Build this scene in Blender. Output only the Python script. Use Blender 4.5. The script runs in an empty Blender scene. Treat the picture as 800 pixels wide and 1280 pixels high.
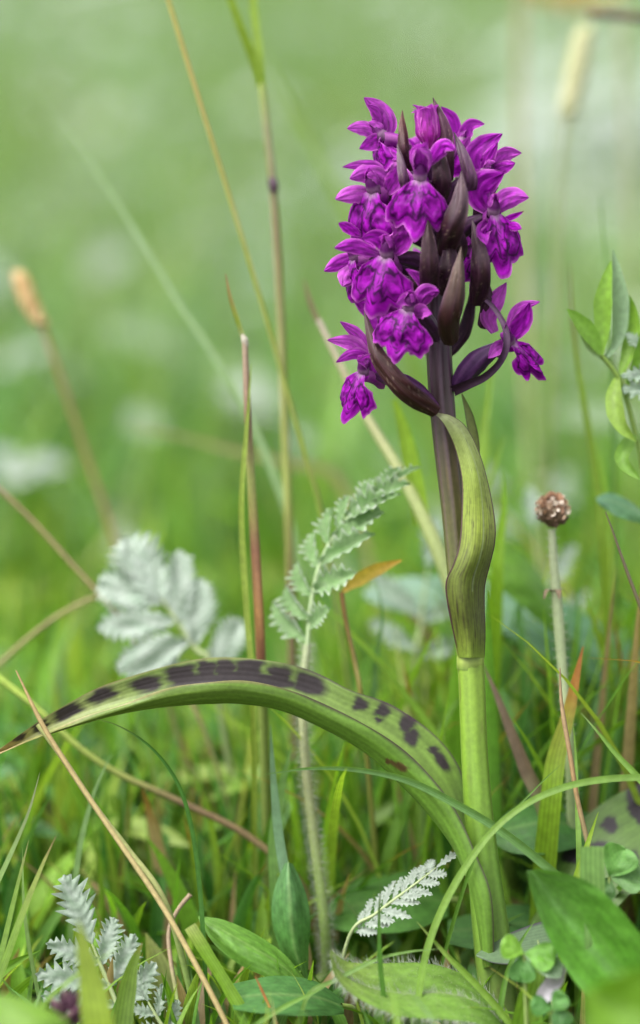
import bpy, math, random
import numpy as np
from mathutils import Vector, noise as mnoise

# ------------------------------------------------------------------ camera, sky, sun, exposure
S = 0.0002                      # metres per photograph pixel in the plane of the flower
D = 0.90                        # camera to flower
PITCH = math.radians(11.0)
CX, CY = 400.0, 640.0
FWD = np.array([0, math.cos(PITCH), -math.sin(PITCH)])
UP = np.array([0, math.sin(PITCH), math.cos(PITCH)])
RT = np.array([1.0, 0, 0])
CENTER = np.array([0, 0, (1300 - 640) * S * math.cos(PITCH)])
CAM = CENTER - FWD * D
scene = bpy.context.scene
COL = scene.collection

cam = bpy.data.cameras.new("camera")
cam.sensor_fit = 'VERTICAL'
cam.sensor_height = 36.0
cam.lens = 36.0 * D / (1280 * S)
cam.clip_start = 0.02
cam.clip_end = 3000
cam.dof.use_dof = True
cam.dof.focus_distance = D - 0.006
cam.dof.aperture_fstop = cam.lens / 29.0
cam.dof.aperture_blades = 0
camo = bpy.data.objects.new("camera", cam)
camo.location = CAM
camo.rotation_euler = (math.pi / 2 - PITCH, 0, 0)
COL.objects.link(camo)
scene.camera = camo

SUN_EL, SUN_AZ = math.radians(58), math.radians(-125)   # high, behind the camera's left shoulder
world = bpy.data.worlds.new("World")
scene.world = world
world.use_nodes = True
wn = world.node_tree.nodes
wl = world.node_tree.links
wn.clear()
wo = wn.new("ShaderNodeOutputWorld")
wb = wn.new("ShaderNodeBackground")
ws = wn.new("ShaderNodeTexSky")
ws.sky_type = 'NISHITA'
ws.sun_disc = False
ws.sun_elevation = SUN_EL
ws.sun_rotation = SUN_AZ
ws.dust_density = 4.0
wh = wn.new("ShaderNodeHueSaturation")
wh.inputs["Saturation"].default_value = 0.22          # an overcast, nearly white sky
wl.new(ws.outputs[0], wh.inputs["Color"])
wl.new(wh.outputs[0], wb.inputs["Color"])
wb.inputs["Strength"].default_value = 0.15
wl.new(wb.outputs[0], wo.inputs["Surface"])

sun = bpy.data.lights.new("sun", 'SUN')
sun.energy = 1.5
sun.angle = math.radians(40)
sun.color = (1.0, 0.98, 0.95)
suno = bpy.data.objects.new("sun", sun)
sd = Vector((math.sin(SUN_AZ) * math.cos(SUN_EL), math.cos(SUN_AZ) * math.cos(SUN_EL), math.sin(SUN_EL)))
suno.rotation_euler = sd.to_track_quat('Z', 'Y').to_euler()
suno.location = (0, 0, 3)
COL.objects.link(suno)

scene.view_settings.view_transform = 'Standard'
scene.view_settings.look = 'None'
scene.view_settings.gamma = 1.0
scene.view_settings.exposure = 1.6
scene.render.engine = 'CYCLES'
scene.cycles.max_bounces = 7
scene.cycles.diffuse_bounces = 4
scene.cycles.transmission_bounces = 4
scene.cycles.transparent_max_bounces = 4

rng = np.random.default_rng(7)
random.seed(7)


# ------------------------------------------------------------------ helpers
def hx(h, k=0.5):
    """photograph colour -> linear albedo (the picture is exposed about twice as bright as the surfaces)"""
    c = np.array([int(h[i:i + 2], 16) / 255 for i in (0, 2, 4)])
    lin = np.where(c <= 0.04045, c / 12.92, ((c + 0.055) / 1.055) ** 2.4)
    return lin * k


def P(px, py, d=0.0):
    """photograph pixel + depth in mm behind the flower plane -> world point"""
    z = D + d * 0.001
    k = S * z / D
    return CAM + FWD * z + RT * ((px - CX) * k) + UP * ((CY - py) * k)


def proj(p):
    q = np.asarray(p) - CAM
    z = q @ FWD
    return CX + (q @ RT) / z * D / S, CY - (q @ UP) / z * D / S, z - D


def px2m(w, d=0.0):
    return w * S * (D + d * 0.001) / D


def spl(pts, n, closed=False):
    """Catmull-Rom through pts (k,dim) -> n evenly spaced samples"""
    pts = np.asarray(pts, float)
    if len(pts) == 2:
        t = np.linspace(0, 1, n)[:, None]
        return pts[0] * (1 - t) + pts[1] * t
    ext = np.vstack([2 * pts[0] - pts[1], pts, 2 * pts[-1] - pts[-2]])
    out = []
    per = 24
    for i in range(1, len(ext) - 2):
        p0, p1, p2, p3 = ext[i - 1:i + 3]
        t = np.linspace(0, 1, per, endpoint=False)[:, None]
        out.append(0.5 * (2 * p1 + (p2 - p0) * t + (2 * p0 - 5 * p1 + 4 * p2 - p3) * t ** 2 + (3 * p1 - p0 - 3 * p2 + p3) * t ** 3))
    out.append(pts[-1:])
    c = np.vstack(out)
    L = np.r_[0, np.cumsum(np.linalg.norm(np.diff(c[:, :3], axis=0), axis=1))]
    s = np.linspace(0, L[-1], n)
    return np.stack([np.interp(s, L, c[:, j]) for j in range(c.shape[1])], 1)


def stops(t, st):
    """colour or number ramp; st = [(t, value), ...]"""
    t = np.asarray(t, float)
    xs = [a for a, _ in st]
    v = np.array([np.atleast_1d(b) for _, b in st], float)
    return np.stack([np.interp(t, xs, v[:, j]) for j in range(v.shape[1])], -1)


def nrm(v):
    v = np.asarray(v, float)
    return v / np.maximum(np.linalg.norm(v, axis=-1, keepdims=True), 1e-12)


def wob(shape, seed, f=3.0):
    """smooth random field in -1..1 over a grid"""
    r = np.random.default_rng(seed)
    n, m = shape
    u = np.linspace(0, 1, n)[:, None]
    v = np.linspace(0, 1, m)[None, :]
    o = np.zeros(shape)
    for k in range(5):
        a, b = r.uniform(0.4, 1.4, 2) * f
        o += np.sin(2 * np.pi * (a * u * r.choice([-1, 1]) + b * v) + r.uniform(0, 6.28)) / 5 ** 0.5
    return o * 0.7


class MB:
    """mesh builder: grids of quads with colours and uvs"""

    def __init__(self):
        self.v, self.f, self.c, self.uv, self.n = [], [], [], [], 0

    def grid(self, g, col, closed=False):
        n, m = g.shape[:2]
        col = np.broadcast_to(np.asarray(col, float), (n, m, 3)) if np.ndim(col) < 3 else col
        self.v.append(g.reshape(-1, 3))
        self.c.append(np.array(col).reshape(-1, 3))
        uu, vv = np.meshgrid(np.linspace(0, 1, m), np.linspace(0, 1, n))
        self.uv.append(np.stack([uu, vv], -1).reshape(-1, 2))
        idx = np.arange(n * m).reshape(n, m) + self.n
        a, b = idx[:-1, :], idx[1:, :]
        if closed:
            q = np.stack([a, np.roll(a, -1, 1), np.roll(b, -1, 1), b], -1)
        else:
            q = np.stack([a[:, :-1], a[:, 1:], b[:, 1:], b[:, :-1]], -1)
        self.f.append(q.reshape(-1, 4))
        self.n += n * m
        return self

    def quads(self, v, f, c, uv=None):
        self.v.append(v)
        self.c.append(c)
        self.uv.append(uv if uv is not None else np.zeros((len(v), 2)))
        self.f.append(f + self.n)
        self.n += len(v)
        return self

    def build(self, name, mat, parent=None, origin=None):
        v = np.vstack(self.v)
        f = np.vstack(self.f).astype(np.int32)
        c = np.vstack(self.c)
        uv = np.vstack(self.uv)
        loc = np.zeros(3)
        if parent is not None:
            base = np.array(parent.get("_w", (0, 0, 0)))
            v = v - base
        elif origin is not None:
            loc = np.asarray(origin, float)
            v = v - loc
        me = bpy.data.meshes.new(name)
        me.vertices.add(len(v))
        me.vertices.foreach_set("co", v.astype(np.float32).ravel())
        me.loops.add(f.size)
        me.loops.foreach_set("vertex_index", f.ravel())
        me.polygons.add(len(f))
        me.polygons.foreach_set("loop_start", np.arange(0, f.size, 4, dtype=np.int32))
        me.polygons.foreach_set("use_smooth", np.ones(len(f), bool))
        a = me.color_attributes.new("Col", 'FLOAT_COLOR', 'POINT')
        a.data.foreach_set("color", np.c_[c, np.ones(len(c))].astype(np.float32).ravel())
        l = me.uv_layers.new(name="UV")
        l.data.foreach_set("uv", uv[f.ravel()].astype(np.float32).ravel())
        me.update()
        me.validate()
        o = bpy.data.objects.new(name, me)
        o.data.materials.append(mat)
        COL.objects.link(o)
        o.location = loc
        if parent is not None:
            o.parent = parent
        return o


def thing(name, origin, label=None, cat=None, group=None, parent=None):
    o = bpy.data.objects.new(name, None)
    o.empty_display_size = 0.005
    COL.objects.link(o)
    origin = np.asarray(origin, float)
    if parent is not None:
        o.parent = parent
        o.location = origin - np.array(parent["_w"])
    else:
        o.location = origin
    o["_w"] = [float(x) for x in origin]
    tag(o, label, cat, group)
    return o


def tag(o, label=None, cat=None, group=None, kind=None):
    for k, v in (("label", label), ("category", cat), ("group", group), ("kind", kind)):
        if v:
            o[k] = v
    return o


def ribbon(pts, w, n=24, m=5, fold=0.3, twist=0.0, face=None, cup=1.5, ripple=0.0, seed=0):
    """a blade along 3-D control points; w = width ramp in metres; fold lifts the edges towards the faced side"""
    c = spl(pts, n)
    T = nrm(np.gradient(c, axis=0))
    face = -FWD if face is None else np.asarray(face, float)
    N = face - (T @ face)[:, None] * T if face.ndim == 1 else face - np.sum(T * face, 1)[:, None] * T
    N = nrm(N)
    B = np.cross(T, N)
    t = np.linspace(0, 1, n)
    tw = np.radians(stops(t, twist)[:, 0] if isinstance(twist, list) else np.full(n, twist))
    N2 = N * np.cos(tw)[:, None] + B * np.sin(tw)[:, None]
    B2 = np.cross(T, N2)
    W = stops(t, w)[:, 0] if isinstance(w, list) else np.full(n, w)
    s = np.linspace(-1, 1, m)
    h = np.abs(s) ** cup * fold
    if ripple:
        rp = wob((n, m), seed, 3) * ripple * np.abs(s)[None, :]
    else:
        rp = np.zeros((n, m))
    return c[:, None] + B2[:, None] * (s[None, :, None] * W[:, None, None] / 2) + N2[:, None] * ((h[None, :] + rp)[..., None] * W[:, None, None] / 2)


def tube(pts, r, n=24, m=10, flute=0.0, k=6):
    c = spl(pts, n)
    T = nrm(np.gradient(c, axis=0))
    ref = -FWD
    N = nrm(ref - (T @ ref)[:, None] * T)
    B = np.cross(T, N)
    R = stops(np.linspace(0, 1, n), r)[:, 0] if isinstance(r, list) else np.full(n, r)
    a = np.linspace(0, 2 * np.pi, m, endpoint=False)
    rr = R[:, None] * (1 + flute * np.cos(a * k)[None, :])
    return c[:, None] + B[:, None] * (rr * np.sin(a))[..., None] + N[:, None] * (rr * np.cos(a))[..., None]


def loft(rails, n=60, m=14):
    """surface across rails; each rail a list of (px, py, depth mm)"""
    R = [spl([P(*p) for p in r], n) for r in rails]
    A = np.stack(R, 1)
    if len(rails) == 2:
        t = np.linspace(0, 1, m)[None, :, None]
        return A[:, :1] * (1 - t) + A[:, 1:] * t
    return np.stack([spl(A[i], m) for i in range(n)], 0)


def pix(g):
    q = g - CAM
    z = q @ FWD
    return CX + (q @ RT) / z * D / S, CY - (q @ UP) / z * D / S


def hairs(mb, pts, dirs, length, col, w=0.00012, seed=0):
    r = np.random.default_rng(seed)
    n = len(pts)
    L = length * r.uniform(0.6, 1.3, n)[:, None]
    d = nrm(dirs + r.normal(0, 0.35, (n, 3)))
    side = nrm(np.cross(d, -FWD)) * w / 2
    tip = pts + d * L
    v = np.stack([pts - side, pts + side, tip + side * 0.2, tip - side * 0.2], 1).reshape(-1, 3)
    f = np.arange(n * 4).reshape(n, 4)
    mb.quads(v, f, np.broadcast_to(col, (n * 4, 3)).copy())


# ------------------------------------------------------------------ materials
def plant_mat(name, rough=0.5, trans=0.35, spec=0.35, stripes=0.0, nstr=14, mottle=0.25, scale=900, sheen=0.0, bump=0.15, tint=(1.0, 1.1, 0.55)):
    m = bpy.data.materials.new(name)
    m.use_nodes = True
    nt = m.node_tree
    n, l = nt.nodes, nt.links
    n.clear()
    out = n.new("ShaderNodeOutputMaterial")
    at = n.new("ShaderNodeAttribute")
    at.attribute_name = "Col"
    tc = n.new("ShaderNodeTexCoord")
    no = n.new("ShaderNodeTexNoise")
    no.inputs["Scale"].default_value = scale
    no.inputs["Detail"].default_value = 4
    l.new(tc.outputs["Object"], no.inputs["Vector"])
    mr = n.new("ShaderNodeMapRange")
    mr.inputs["To Min"].default_value = 1 - mottle
    mr.inputs["To Max"].default_value = 1 + mottle
    mr.inputs["From Min"].default_value = 0.25
    mr.inputs["From Max"].default_value = 0.75
    l.new(no.outputs["Fac"], mr.inputs["Value"])
    val = mr.outputs[0]
    height = no.outputs["Fac"]
    if stripes:
        uvn = n.new("ShaderNodeUVMap")
        sx = n.new("ShaderNodeSeparateXYZ")
        l.new(uvn.outputs[0], sx.inputs[0])
        mu = n.new("ShaderNodeMath"); mu.operation = 'MULTIPLY'
        mu.inputs[1].default_value = nstr * 2 * math.pi
        l.new(sx.outputs[0], mu.inputs[0])
        sn = n.new("ShaderNodeMath"); sn.operation = 'SINE'
        l.new(mu.outputs[0], sn.inputs[0])
        m2 = n.new("ShaderNodeMath"); m2.operation = 'MULTIPLY_ADD'
        m2.inputs[1].default_value = stripes
        m2.inputs[2].default_value = 1.0
        l.new(sn.outputs[0], m2.inputs[0])
        m3 = n.new("ShaderNodeMath"); m3.operation = 'MULTIPLY'
        l.new(m2.outputs[0], m3.inputs[0])
        l.new(val, m3.inputs[1])
        val = m3.outputs[0]
        ad = n.new("ShaderNodeMath"); ad.operation = 'MULTIPLY_ADD'
        ad.inputs[1].default_value = 0.35
        l.new(sn.outputs[0], ad.inputs[0])
        l.new(no.outputs["Fac"], ad.inputs[2])
        height = ad.outputs[0]
    vm = n.new("ShaderNodeVectorMath"); vm.operation = 'SCALE'
    l.new(at.outputs["Color"], vm.inputs[0])
    l.new(val, vm.inputs["Scale"])
    bp = n.new("ShaderNodeBump")
    bp.inputs["Strength"].default_value = bump
    bp.inputs["Distance"].default_value = 0.0003
    l.new(height, bp.inputs["Height"])
    pb = n.new("ShaderNodeBsdfPrincipled")
    pb.inputs["Roughness"].default_value = rough
    pb.inputs["Specular IOR Level"].default_value = spec
    if sheen:
        pb.inputs["Sheen Weight"].default_value = sheen
        pb.inputs["Sheen Roughness"].default_value = 0.4
    l.new(vm.outputs[0], pb.inputs["Base Color"])
    l.new(bp.outputs[0], pb.inputs["Normal"])
    last = pb.outputs[0]
    if trans:
        tr = n.new("ShaderNodeBsdfTranslucent")
        tm = n.new("ShaderNodeVectorMath"); tm.operation = 'MULTIPLY'
        tm.inputs[1].default_value = tint
        l.new(vm.outputs[0], tm.inputs[0])
        l.new(tm.outputs[0], tr.inputs["Color"])
        mx = n.new("ShaderNodeMixShader")
        mx.inputs[0].default_value = trans
        l.new(pb.outputs[0], mx.inputs[1])
        l.new(tr.outputs[0], mx.inputs[2])
        last = mx.outputs[0]
    l.new(last, out.inputs["Surface"])
    return m


M_GRASS = plant_mat("grass_blade_green", 0.5, 0.48, 0.25, 0.14, 5, 0.18, 500, tint=(1.12, 1.18, 0.45))
M_LEAF = plant_mat("broad_leaf", 0.5, 0.3, 0.35, 0.04, 9, 0.2, 700, tint=(1.0, 1.18, 0.45))
M_ORCHLEAF = plant_mat("orchid_leaf", 0.48, 0.12, 0.26, 0.07, 16, 0.16, 900)
M_STEM = plant_mat("plant_stem", 0.45, 0.0, 0.4, 0.05, 9, 0.14, 800)
M_SILVER = plant_mat("silver_leaf", 0.75, 0.25, 0.15, 0.0, 1, 0.12, 1200, sheen=0.5, tint=(0.9, 1.1, 0.7))
M_PETAL = plant_mat("petal_purple", 0.5, 0.40, 0.14, 0.06, 7, 0.18, 1100, tint=(1.25, 0.8, 1.25))
M_BRACT = plant_mat("bract_purple", 0.45, 0.03, 0.16, 0.05, 11, 0.22, 900)
M_DRY = plant_mat("dry_plant", 0.7, 0.15, 0.2, 0.08, 4, 0.2, 700, tint=(1, 1, 0.95))
M_HAIR = plant_mat("pale_hair", 0.6, 0.4, 0.2, 0, 1, 0.0, 100, tint=(1, 1, 1))


def soil_mat():
    m = bpy.data.materials.new("soil_and_moss")
    m.use_nodes = True
    n, l = m.node_tree.nodes, m.node_tree.links
    pb = n["Principled BSDF"]
    tc = n.new("ShaderNodeTexCoord")
    a = n.new("ShaderNodeTexNoise"); a.inputs["Scale"].default_value = 60; a.inputs["Detail"].default_value = 8
    l.new(tc.outputs["Object"], a.inputs["Vector"])
    cr = n.new("ShaderNodeValToRGB")
    cr.color_ramp.elements[0].position = 0.35
    cr.color_ramp.elements[0].color = (0.014, 0.014, 0.006, 1)
    cr.color_ramp.elements[1].position = 0.6
    cr.color_ramp.elements[1].color = (0.03, 0.06, 0.012, 1)
    l.new(a.outputs["Fac"], cr.inputs[0])
    l.new(cr.outputs[0], pb.inputs["Base Color"])
    pb.inputs["Roughness"].default_value = 0.95
    bp = n.new("ShaderNodeBump"); bp.inputs["Distance"].default_value = 0.004
    l.new(a.outputs["Fac"], bp.inputs["Height"])
    l.new(bp.outputs[0], pb.inputs["Normal"])
    return m


# ------------------------------------------------------------------ ground
def build_ground():
    e = np.unique(np.r_[-np.geomspace(2, 900, 14), np.linspace(-1.6, 1.6, 65), np.geomspace(2, 900, 14)])
    X, Y = np.meshgrid(e, e)
    Z = -0.004 + 0.003 * np.sin(X * 23 + 1) * np.cos(Y * 19) - 0.003 * np.exp(-((X ** 2 + Y ** 2) / 4))
    mb = MB()
    mb.grid(np.stack([X, Y, Z], -1), hx("4a5a28"))
    o = mb.build("ground", soil_mat())
    tag(o, "mossy soil under the meadow grass", None, None, "structure")


build_ground()

# ------------------------------------------------------------------ meadow grass (uncountable)
GREENS = [hx(h) for h in ("86bc40", "98c848", "74ac42", "acd454", "66a44e", "7cb864", "bcda62", "549246", "92bc7c", "ccd694")]
GP = np.array([.17, .16, .13, .13, .1, .1, .08, .05, .06, .02])


def grass_mesh(name, x, y, h, w, bend, phi, cols, K=6, fold=True, seed=0, label=None):
    r = np.random.default_rng(seed)
    N = len(x)
    t = np.linspace(0, 1, K + 1)
    dx, dy = np.cos(phi), np.sin(phi)
    cx = x[:, None] + dx[:, None] * (bend * h)[:, None] * t ** 2 + dx[:, None] * (h * 0.08)[:, None] * t
    cy = y[:, None] + dy[:, None] * (bend * h)[:, None] * t ** 2 + dy[:, None] * (h * 0.08)[:, None] * t
    cz = h[:, None] * (t - 0.35 * np.minimum(bend, 1.3)[:, None] * t ** 2.2) - 0.004
    tw = phi + np.pi / 2 + r.normal(0, 0.7, N)
    tw2 = tw[:, None] + r.normal(0, 0.7, N)[:, None] * t
    W = w[:, None] * (0.75 + 0.6 * t - 1.33 * t ** 2.4).clip(0.02) * 0.5
    sx, sy = np.cos(tw2) * W, np.sin(tw2) * W
    C = np.stack([cx, cy, cz], -1)
    Sd = np.stack([sx, sy, np.zeros_like(sx)], -1)
    if fold:
        up = np.stack([-sy * 0.5, sx * 0.5, W * 0.15], -1)
        rows = np.stack([C - Sd + up, C, C + Sd + up], 2)
        m = 3
    else:
        rows = np.stack([C - Sd, C + Sd], 2)
        m = 2
    base_mul = stops(t, [(0, (1.05, 0.95, 0.8)), (0.25, (1, 1, 1)), (1, (1.08, 1.03, 0.9))])
    cc = cols[:, None, None, :] * base_mul[None, :, None, :]
    cc = np.broadcast_to(cc, rows.shape)
    tipb = (r.random(N) < 0.16)[:, None, None, None] * (t > 0.86)[None, :, None, None]
    cc = np.where(tipb, hx("b08a4a"), cc)
    per = (K + 1) * m
    q = []
    for i in range(K):
        for j in range(m - 1):
            a = i * m + j
            q.append((a, a + 1, a + m + 1, a + m))
    f = (np.array(q)[None] + (np.arange(N) * per)[:, None, None]).reshape(-1, 4)
    uv = np.stack(np.broadcast_arrays(np.linspace(0, 1, m)[None, None, :], t[None, :, None], ), -1) if False else None
    u = np.broadcast_to(np.linspace(0, 1, m)[None, None, :], (N, K + 1, m))
    v = np.broadcast_to(t[None, :, None], (N, K + 1, m))
    mb = MB()
    mb.quads(rows.reshape(-1, 3), f, cc.reshape(-1, 3), np.stack([u, v], -1).reshape(-1, 2))
    o = mb.build(name, M_GRASS)
    tag(o, label, None, None, "stuff")
    return o


def limit_heights(x, y, h, bend, limit):
    """shorten blades so that the sward keeps the height it has in the photograph"""
    for _ in range(8):
        tip = np.stack([x, y, h * (1 - 0.35 * np.minimum(bend, 1.3))], -1)
        px, py, d = proj(tip)
        over = py < limit(px)
        h = np.where(over, h * 0.87, h)
    return h


def sward_line(px):
    return np.interp(px, [-200, 0, 150, 330, 420, 560, 640, 800, 1000], [850, 850, 880, 880, 850, 800, 780, 790, 790])


def build_grass():
    r = np.random.default_rng(11)
    # near sward behind the orchid
    N = 5600
    x = r.uniform(-0.3, 0.3, N)
    y = 0.045 + 0.40 * r.random(N) ** 0.8
    h = r.uniform(0.06, 0.15, N)
    bend = np.abs(r.normal(0.12, 0.22, N))
    phi = r.uniform(0, 2 * np.pi, N)
    w = r.gamma(2.2, 0.0013, N) + 0.0010
    lim_rand = r.exponential(35, N)
    soft = np.clip((y - 0.05) / 0.3, 0, 1) * 210
    h = limit_heights(x, y, h, bend, lambda px: sward_line(px) - lim_rand * (y > 0.05) - soft + 30)
    keep = h > 0.018
    pxb, pyb, db = proj(np.stack([x, y, h * 0.5], -1))
    # fewer blades right behind the stem and the arching leaf so they stay readable
    keep &= ~((y < 0.03) & (np.abs(pxb - 560) < 90) & (r.random(N) < 0.6))
    cols = np.array(GREENS)[r.choice(len(GREENS), N, p=GP)] * r.uniform(0.55, 1.5, N)[:, None]
    k = keep
    grass_mesh("meadow_grass", x[k], y[k], h[k], w[k], bend[k], phi[k], cols[k], 7, True, 1, "dense green grass sward around the orchid's foot")
    # low thin grass in front of the orchid, under the line of sight
    N = 1100
    x = r.uniform(-0.25, 0.25, N)
    y = r.uniform(-0.30, 0.014, N)
    h = r.uniform(0.02, 0.055, N)
    bend = np.abs(r.normal(0.6, 0.4, N))
    phi = r.uniform(0, 2 * np.pi, N)
    lim = np.where(r.random(N) < 0.12, 1140, 1235) + r.uniform(-30, 30, N)
    h = limit_heights(x, y, h, bend, lambda px: lim)
    k = h > 0.012
    w = r.gamma(4, 0.0004, N) + 0.0006
    cols = np.array(GREENS)[r.choice(len(GREENS), N, p=GP)] * r.uniform(0.7, 1.1, N)[:, None]
    grass_mesh("front_grass", x[k], y[k], h[k], w[k], bend[k], phi[k], cols[k], 6, True, 2, "short grass in front of the orchid's foot")
    # finer half-sharp blades close behind the orchid
    N = 900
    x = r.uniform(-0.15, 0.15, N)
    y = r.uniform(0.022, 0.12, N)
    h = r.uniform(0.07, 0.19, N)
    bend = np.abs(r.normal(0.2, 0.25, N))
    phi = r.uniform(0, 2 * np.pi, N)
    pxb, _, _ = proj(np.stack([x, y, h], -1))
    lim = np.interp(pxb, [0, 120, 300, 430, 560, 640, 720, 800], [900, 900, 880, 800, 690, 640, 640, 620]) + r.exponential(110, N)
    h = limit_heights(x, y, h, bend, lambda px: lim)
    w = (r.gamma(3.0, 0.0006, N) + 0.0007) * np.where(pxb > 540, 1.6, 1.0)
    cols = np.array(GREENS)[r.choice(len(GREENS), N, p=GP)] * r.uniform(0.6, 1.35, N)[:, None]
    dead = r.random(N) < 0.06
    cols[dead] = hx("b8a478") * r.uniform(0.7, 1.2, dead.sum())[:, None]
    grass_mesh("fine_grass", x, y, h, w, bend, phi, cols, 8, True, 8, "fine half sharp grass blades close behind the orchid stem")
    # medium blades filling the foot of the picture
    N = 1250
    x = r.uniform(-0.2, 0.2, N)
    y = r.uniform(-0.03, 0.075, N)
    h = r.uniform(0.03, 0.085, N)
    bend = np.abs(r.normal(0.3, 0.3, N))
    phi = r.uniform(0, 2 * np.pi, N)
    pxb, _, _ = proj(np.stack([x, y, h], -1))
    lim = np.interp(pxb, [0, 120, 250, 420, 520, 640, 720, 800], [1020, 1060, 1010, 1030, 1090, 1090, 1030, 1000]) + r.exponential(45, N) + np.where(y < 0.008, 130, 0)
    h = limit_heights(x, y, h, bend, lambda px: lim)
    k = h > 0.012
    w = r.gamma(3.5, 0.0010, N) + 0.0008
    cols = np.array(GREENS)[r.choice(len(GREENS), N, p=GP)] * r.uniform(0.8, 1.35, N)[:, None]
    dead = r.random(N) < 0.12
    cols[dead] = hx("c0aa7c") * r.uniform(0.7, 1.3, dead.sum())[:, None]
    grass_mesh("low_grass", x[k], y[k], h[k], w[k], bend[k], phi[k], cols[k], 7, True, 6, "low green grass filling the foot of the picture")
    # middle distance
    N = 13000
    x = r.uniform(-0.8, 0.8, N)
    y = r.uniform(0.36, 1.6, N)
    h = r.uniform(0.05, 0.13, N)
    bend = np.abs(r.normal(0.45, 0.4, N))
    phi = r.uniform(0, 2 * np.pi, N)
    w = r.gamma(4, 0.0008, N) + 0.0015
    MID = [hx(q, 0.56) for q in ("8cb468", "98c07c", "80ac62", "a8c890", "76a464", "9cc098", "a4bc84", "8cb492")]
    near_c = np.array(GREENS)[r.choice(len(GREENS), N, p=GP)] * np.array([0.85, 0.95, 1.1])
    mixk = np.clip((y - 0.35 + r.normal(0, 0.2, N)) / 0.5, 0, 1)[:, None]  # colour pales with distance, sky reflection painted into the grass
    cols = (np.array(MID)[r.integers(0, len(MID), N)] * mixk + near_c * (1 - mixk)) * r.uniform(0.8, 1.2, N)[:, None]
    grass_mesh("middle_meadow_grass", x, y, h, w, bend, phi, cols, 4, False, 3, "soft blurred grass of the meadow behind the orchid")
    # far meadow
    N = 42000
    y = 1.5 + 6.5 * r.random(N) ** 1.1
    x = r.uniform(-1, 1, N) * (0.6 + 0.32 * y)
    h = r.uniform(0.05, 0.14, N)
    bend = np.abs(r.normal(0.5, 0.4, N))
    phi = r.uniform(0, 2 * np.pi, N)
    w = r.gamma(4, 0.0016, N) + 0.003
    FAR = [hx(q, 0.60) for q in ("8eb476", "98ba86", "86ae68", "a0c096", "80a86c", "94b882", "aac4a2")]  # paler greens, with the sky's reflection on distant grass put into the colour
    patch = np.array([mnoise.noise(Vector((a * 3.1, b * 1.6, 4.2))) for a, b in zip(x, y)])
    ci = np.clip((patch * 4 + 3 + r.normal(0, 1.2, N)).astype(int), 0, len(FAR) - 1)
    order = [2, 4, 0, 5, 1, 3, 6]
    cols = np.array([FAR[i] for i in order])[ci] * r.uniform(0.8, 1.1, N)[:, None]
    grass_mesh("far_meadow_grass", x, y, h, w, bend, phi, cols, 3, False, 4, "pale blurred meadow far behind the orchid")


build_grass()


# ------------------------------------------------------------------ leaf shapes
def leaflet_grid(base, axis, normal, L, W, teeth=7, n=44, m=9, fold=0.25, curl=0.15, depth=0.3, seed=0):
    """one saw-edged leaflet"""
    axis = nrm(axis); normal = np.asarray(normal, float)
    normal = nrm(normal - (normal @ axis) * axis)
    side = np.cross(axis, normal)
    t = np.linspace(0, 1, n)
    prof = np.sin(np.pi * (t ** 0.85)) ** 0.75
    prof[0] = 0.1; prof[-1] = 0.02
    saw = (t * teeth) % 1.0
    rt = np.random.default_rng(seed + 5)
    amp = rt.uniform(0.6, 1.25, teeth + 2)[(t * teeth).astype(int)]
    prof_t = prof * (1 - depth + depth * amp * (1 - np.abs(((saw + 0.18) % 1.0) * 2 - 1) ** 1.2))
    s = np.linspace(-1, 1, m)
    ed = np.abs(s) ** 1.5
    Wt = (prof[:, None] * (1 - ed) + prof_t[:, None] * ed) * W / 2
    r = np.random.default_rng(seed)
    wv = wob((n, m), seed, 1.5) * 0.05 * W
    along = t[:, None] * L + ed[None] * Wt * 0.6
    corr = 0.012 * W * np.cos(2 * np.pi * (t[:, None] * teeth - np.abs(s)[None] * 0.8)) * (np.abs(s) > 0.1)
    up = fold * np.abs(s)[None] * Wt - curl * L * t[:, None] ** 2 + wv + corr
    return base + axis * along[..., None] + side * (s[None] * Wt)[..., None] + normal * up[..., None]


def leaflet_col(g, ca, cb, seed=0):
    n, m = g.shape[:2]
    s = np.abs(np.linspace(-1, 1, m))[None, :, None]
    k = np.clip(1 - s * 6, 0, 1)
    w = (0.5 + 0.35 * wob((n, m), seed, 2)).clip(0, 1)[..., None]
    t = np.linspace(0, 1, n)[:, None, None]
    vn = np.clip(np.sin(2 * np.pi * (t * 8 - s * 1.5)), 0, 1) * 0.12 * np.clip(s * 5, 0, 1)
    return (ca * (1 - w) + cb * w) * (1 - 0.18 * k) * (1 - vn)


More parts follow.
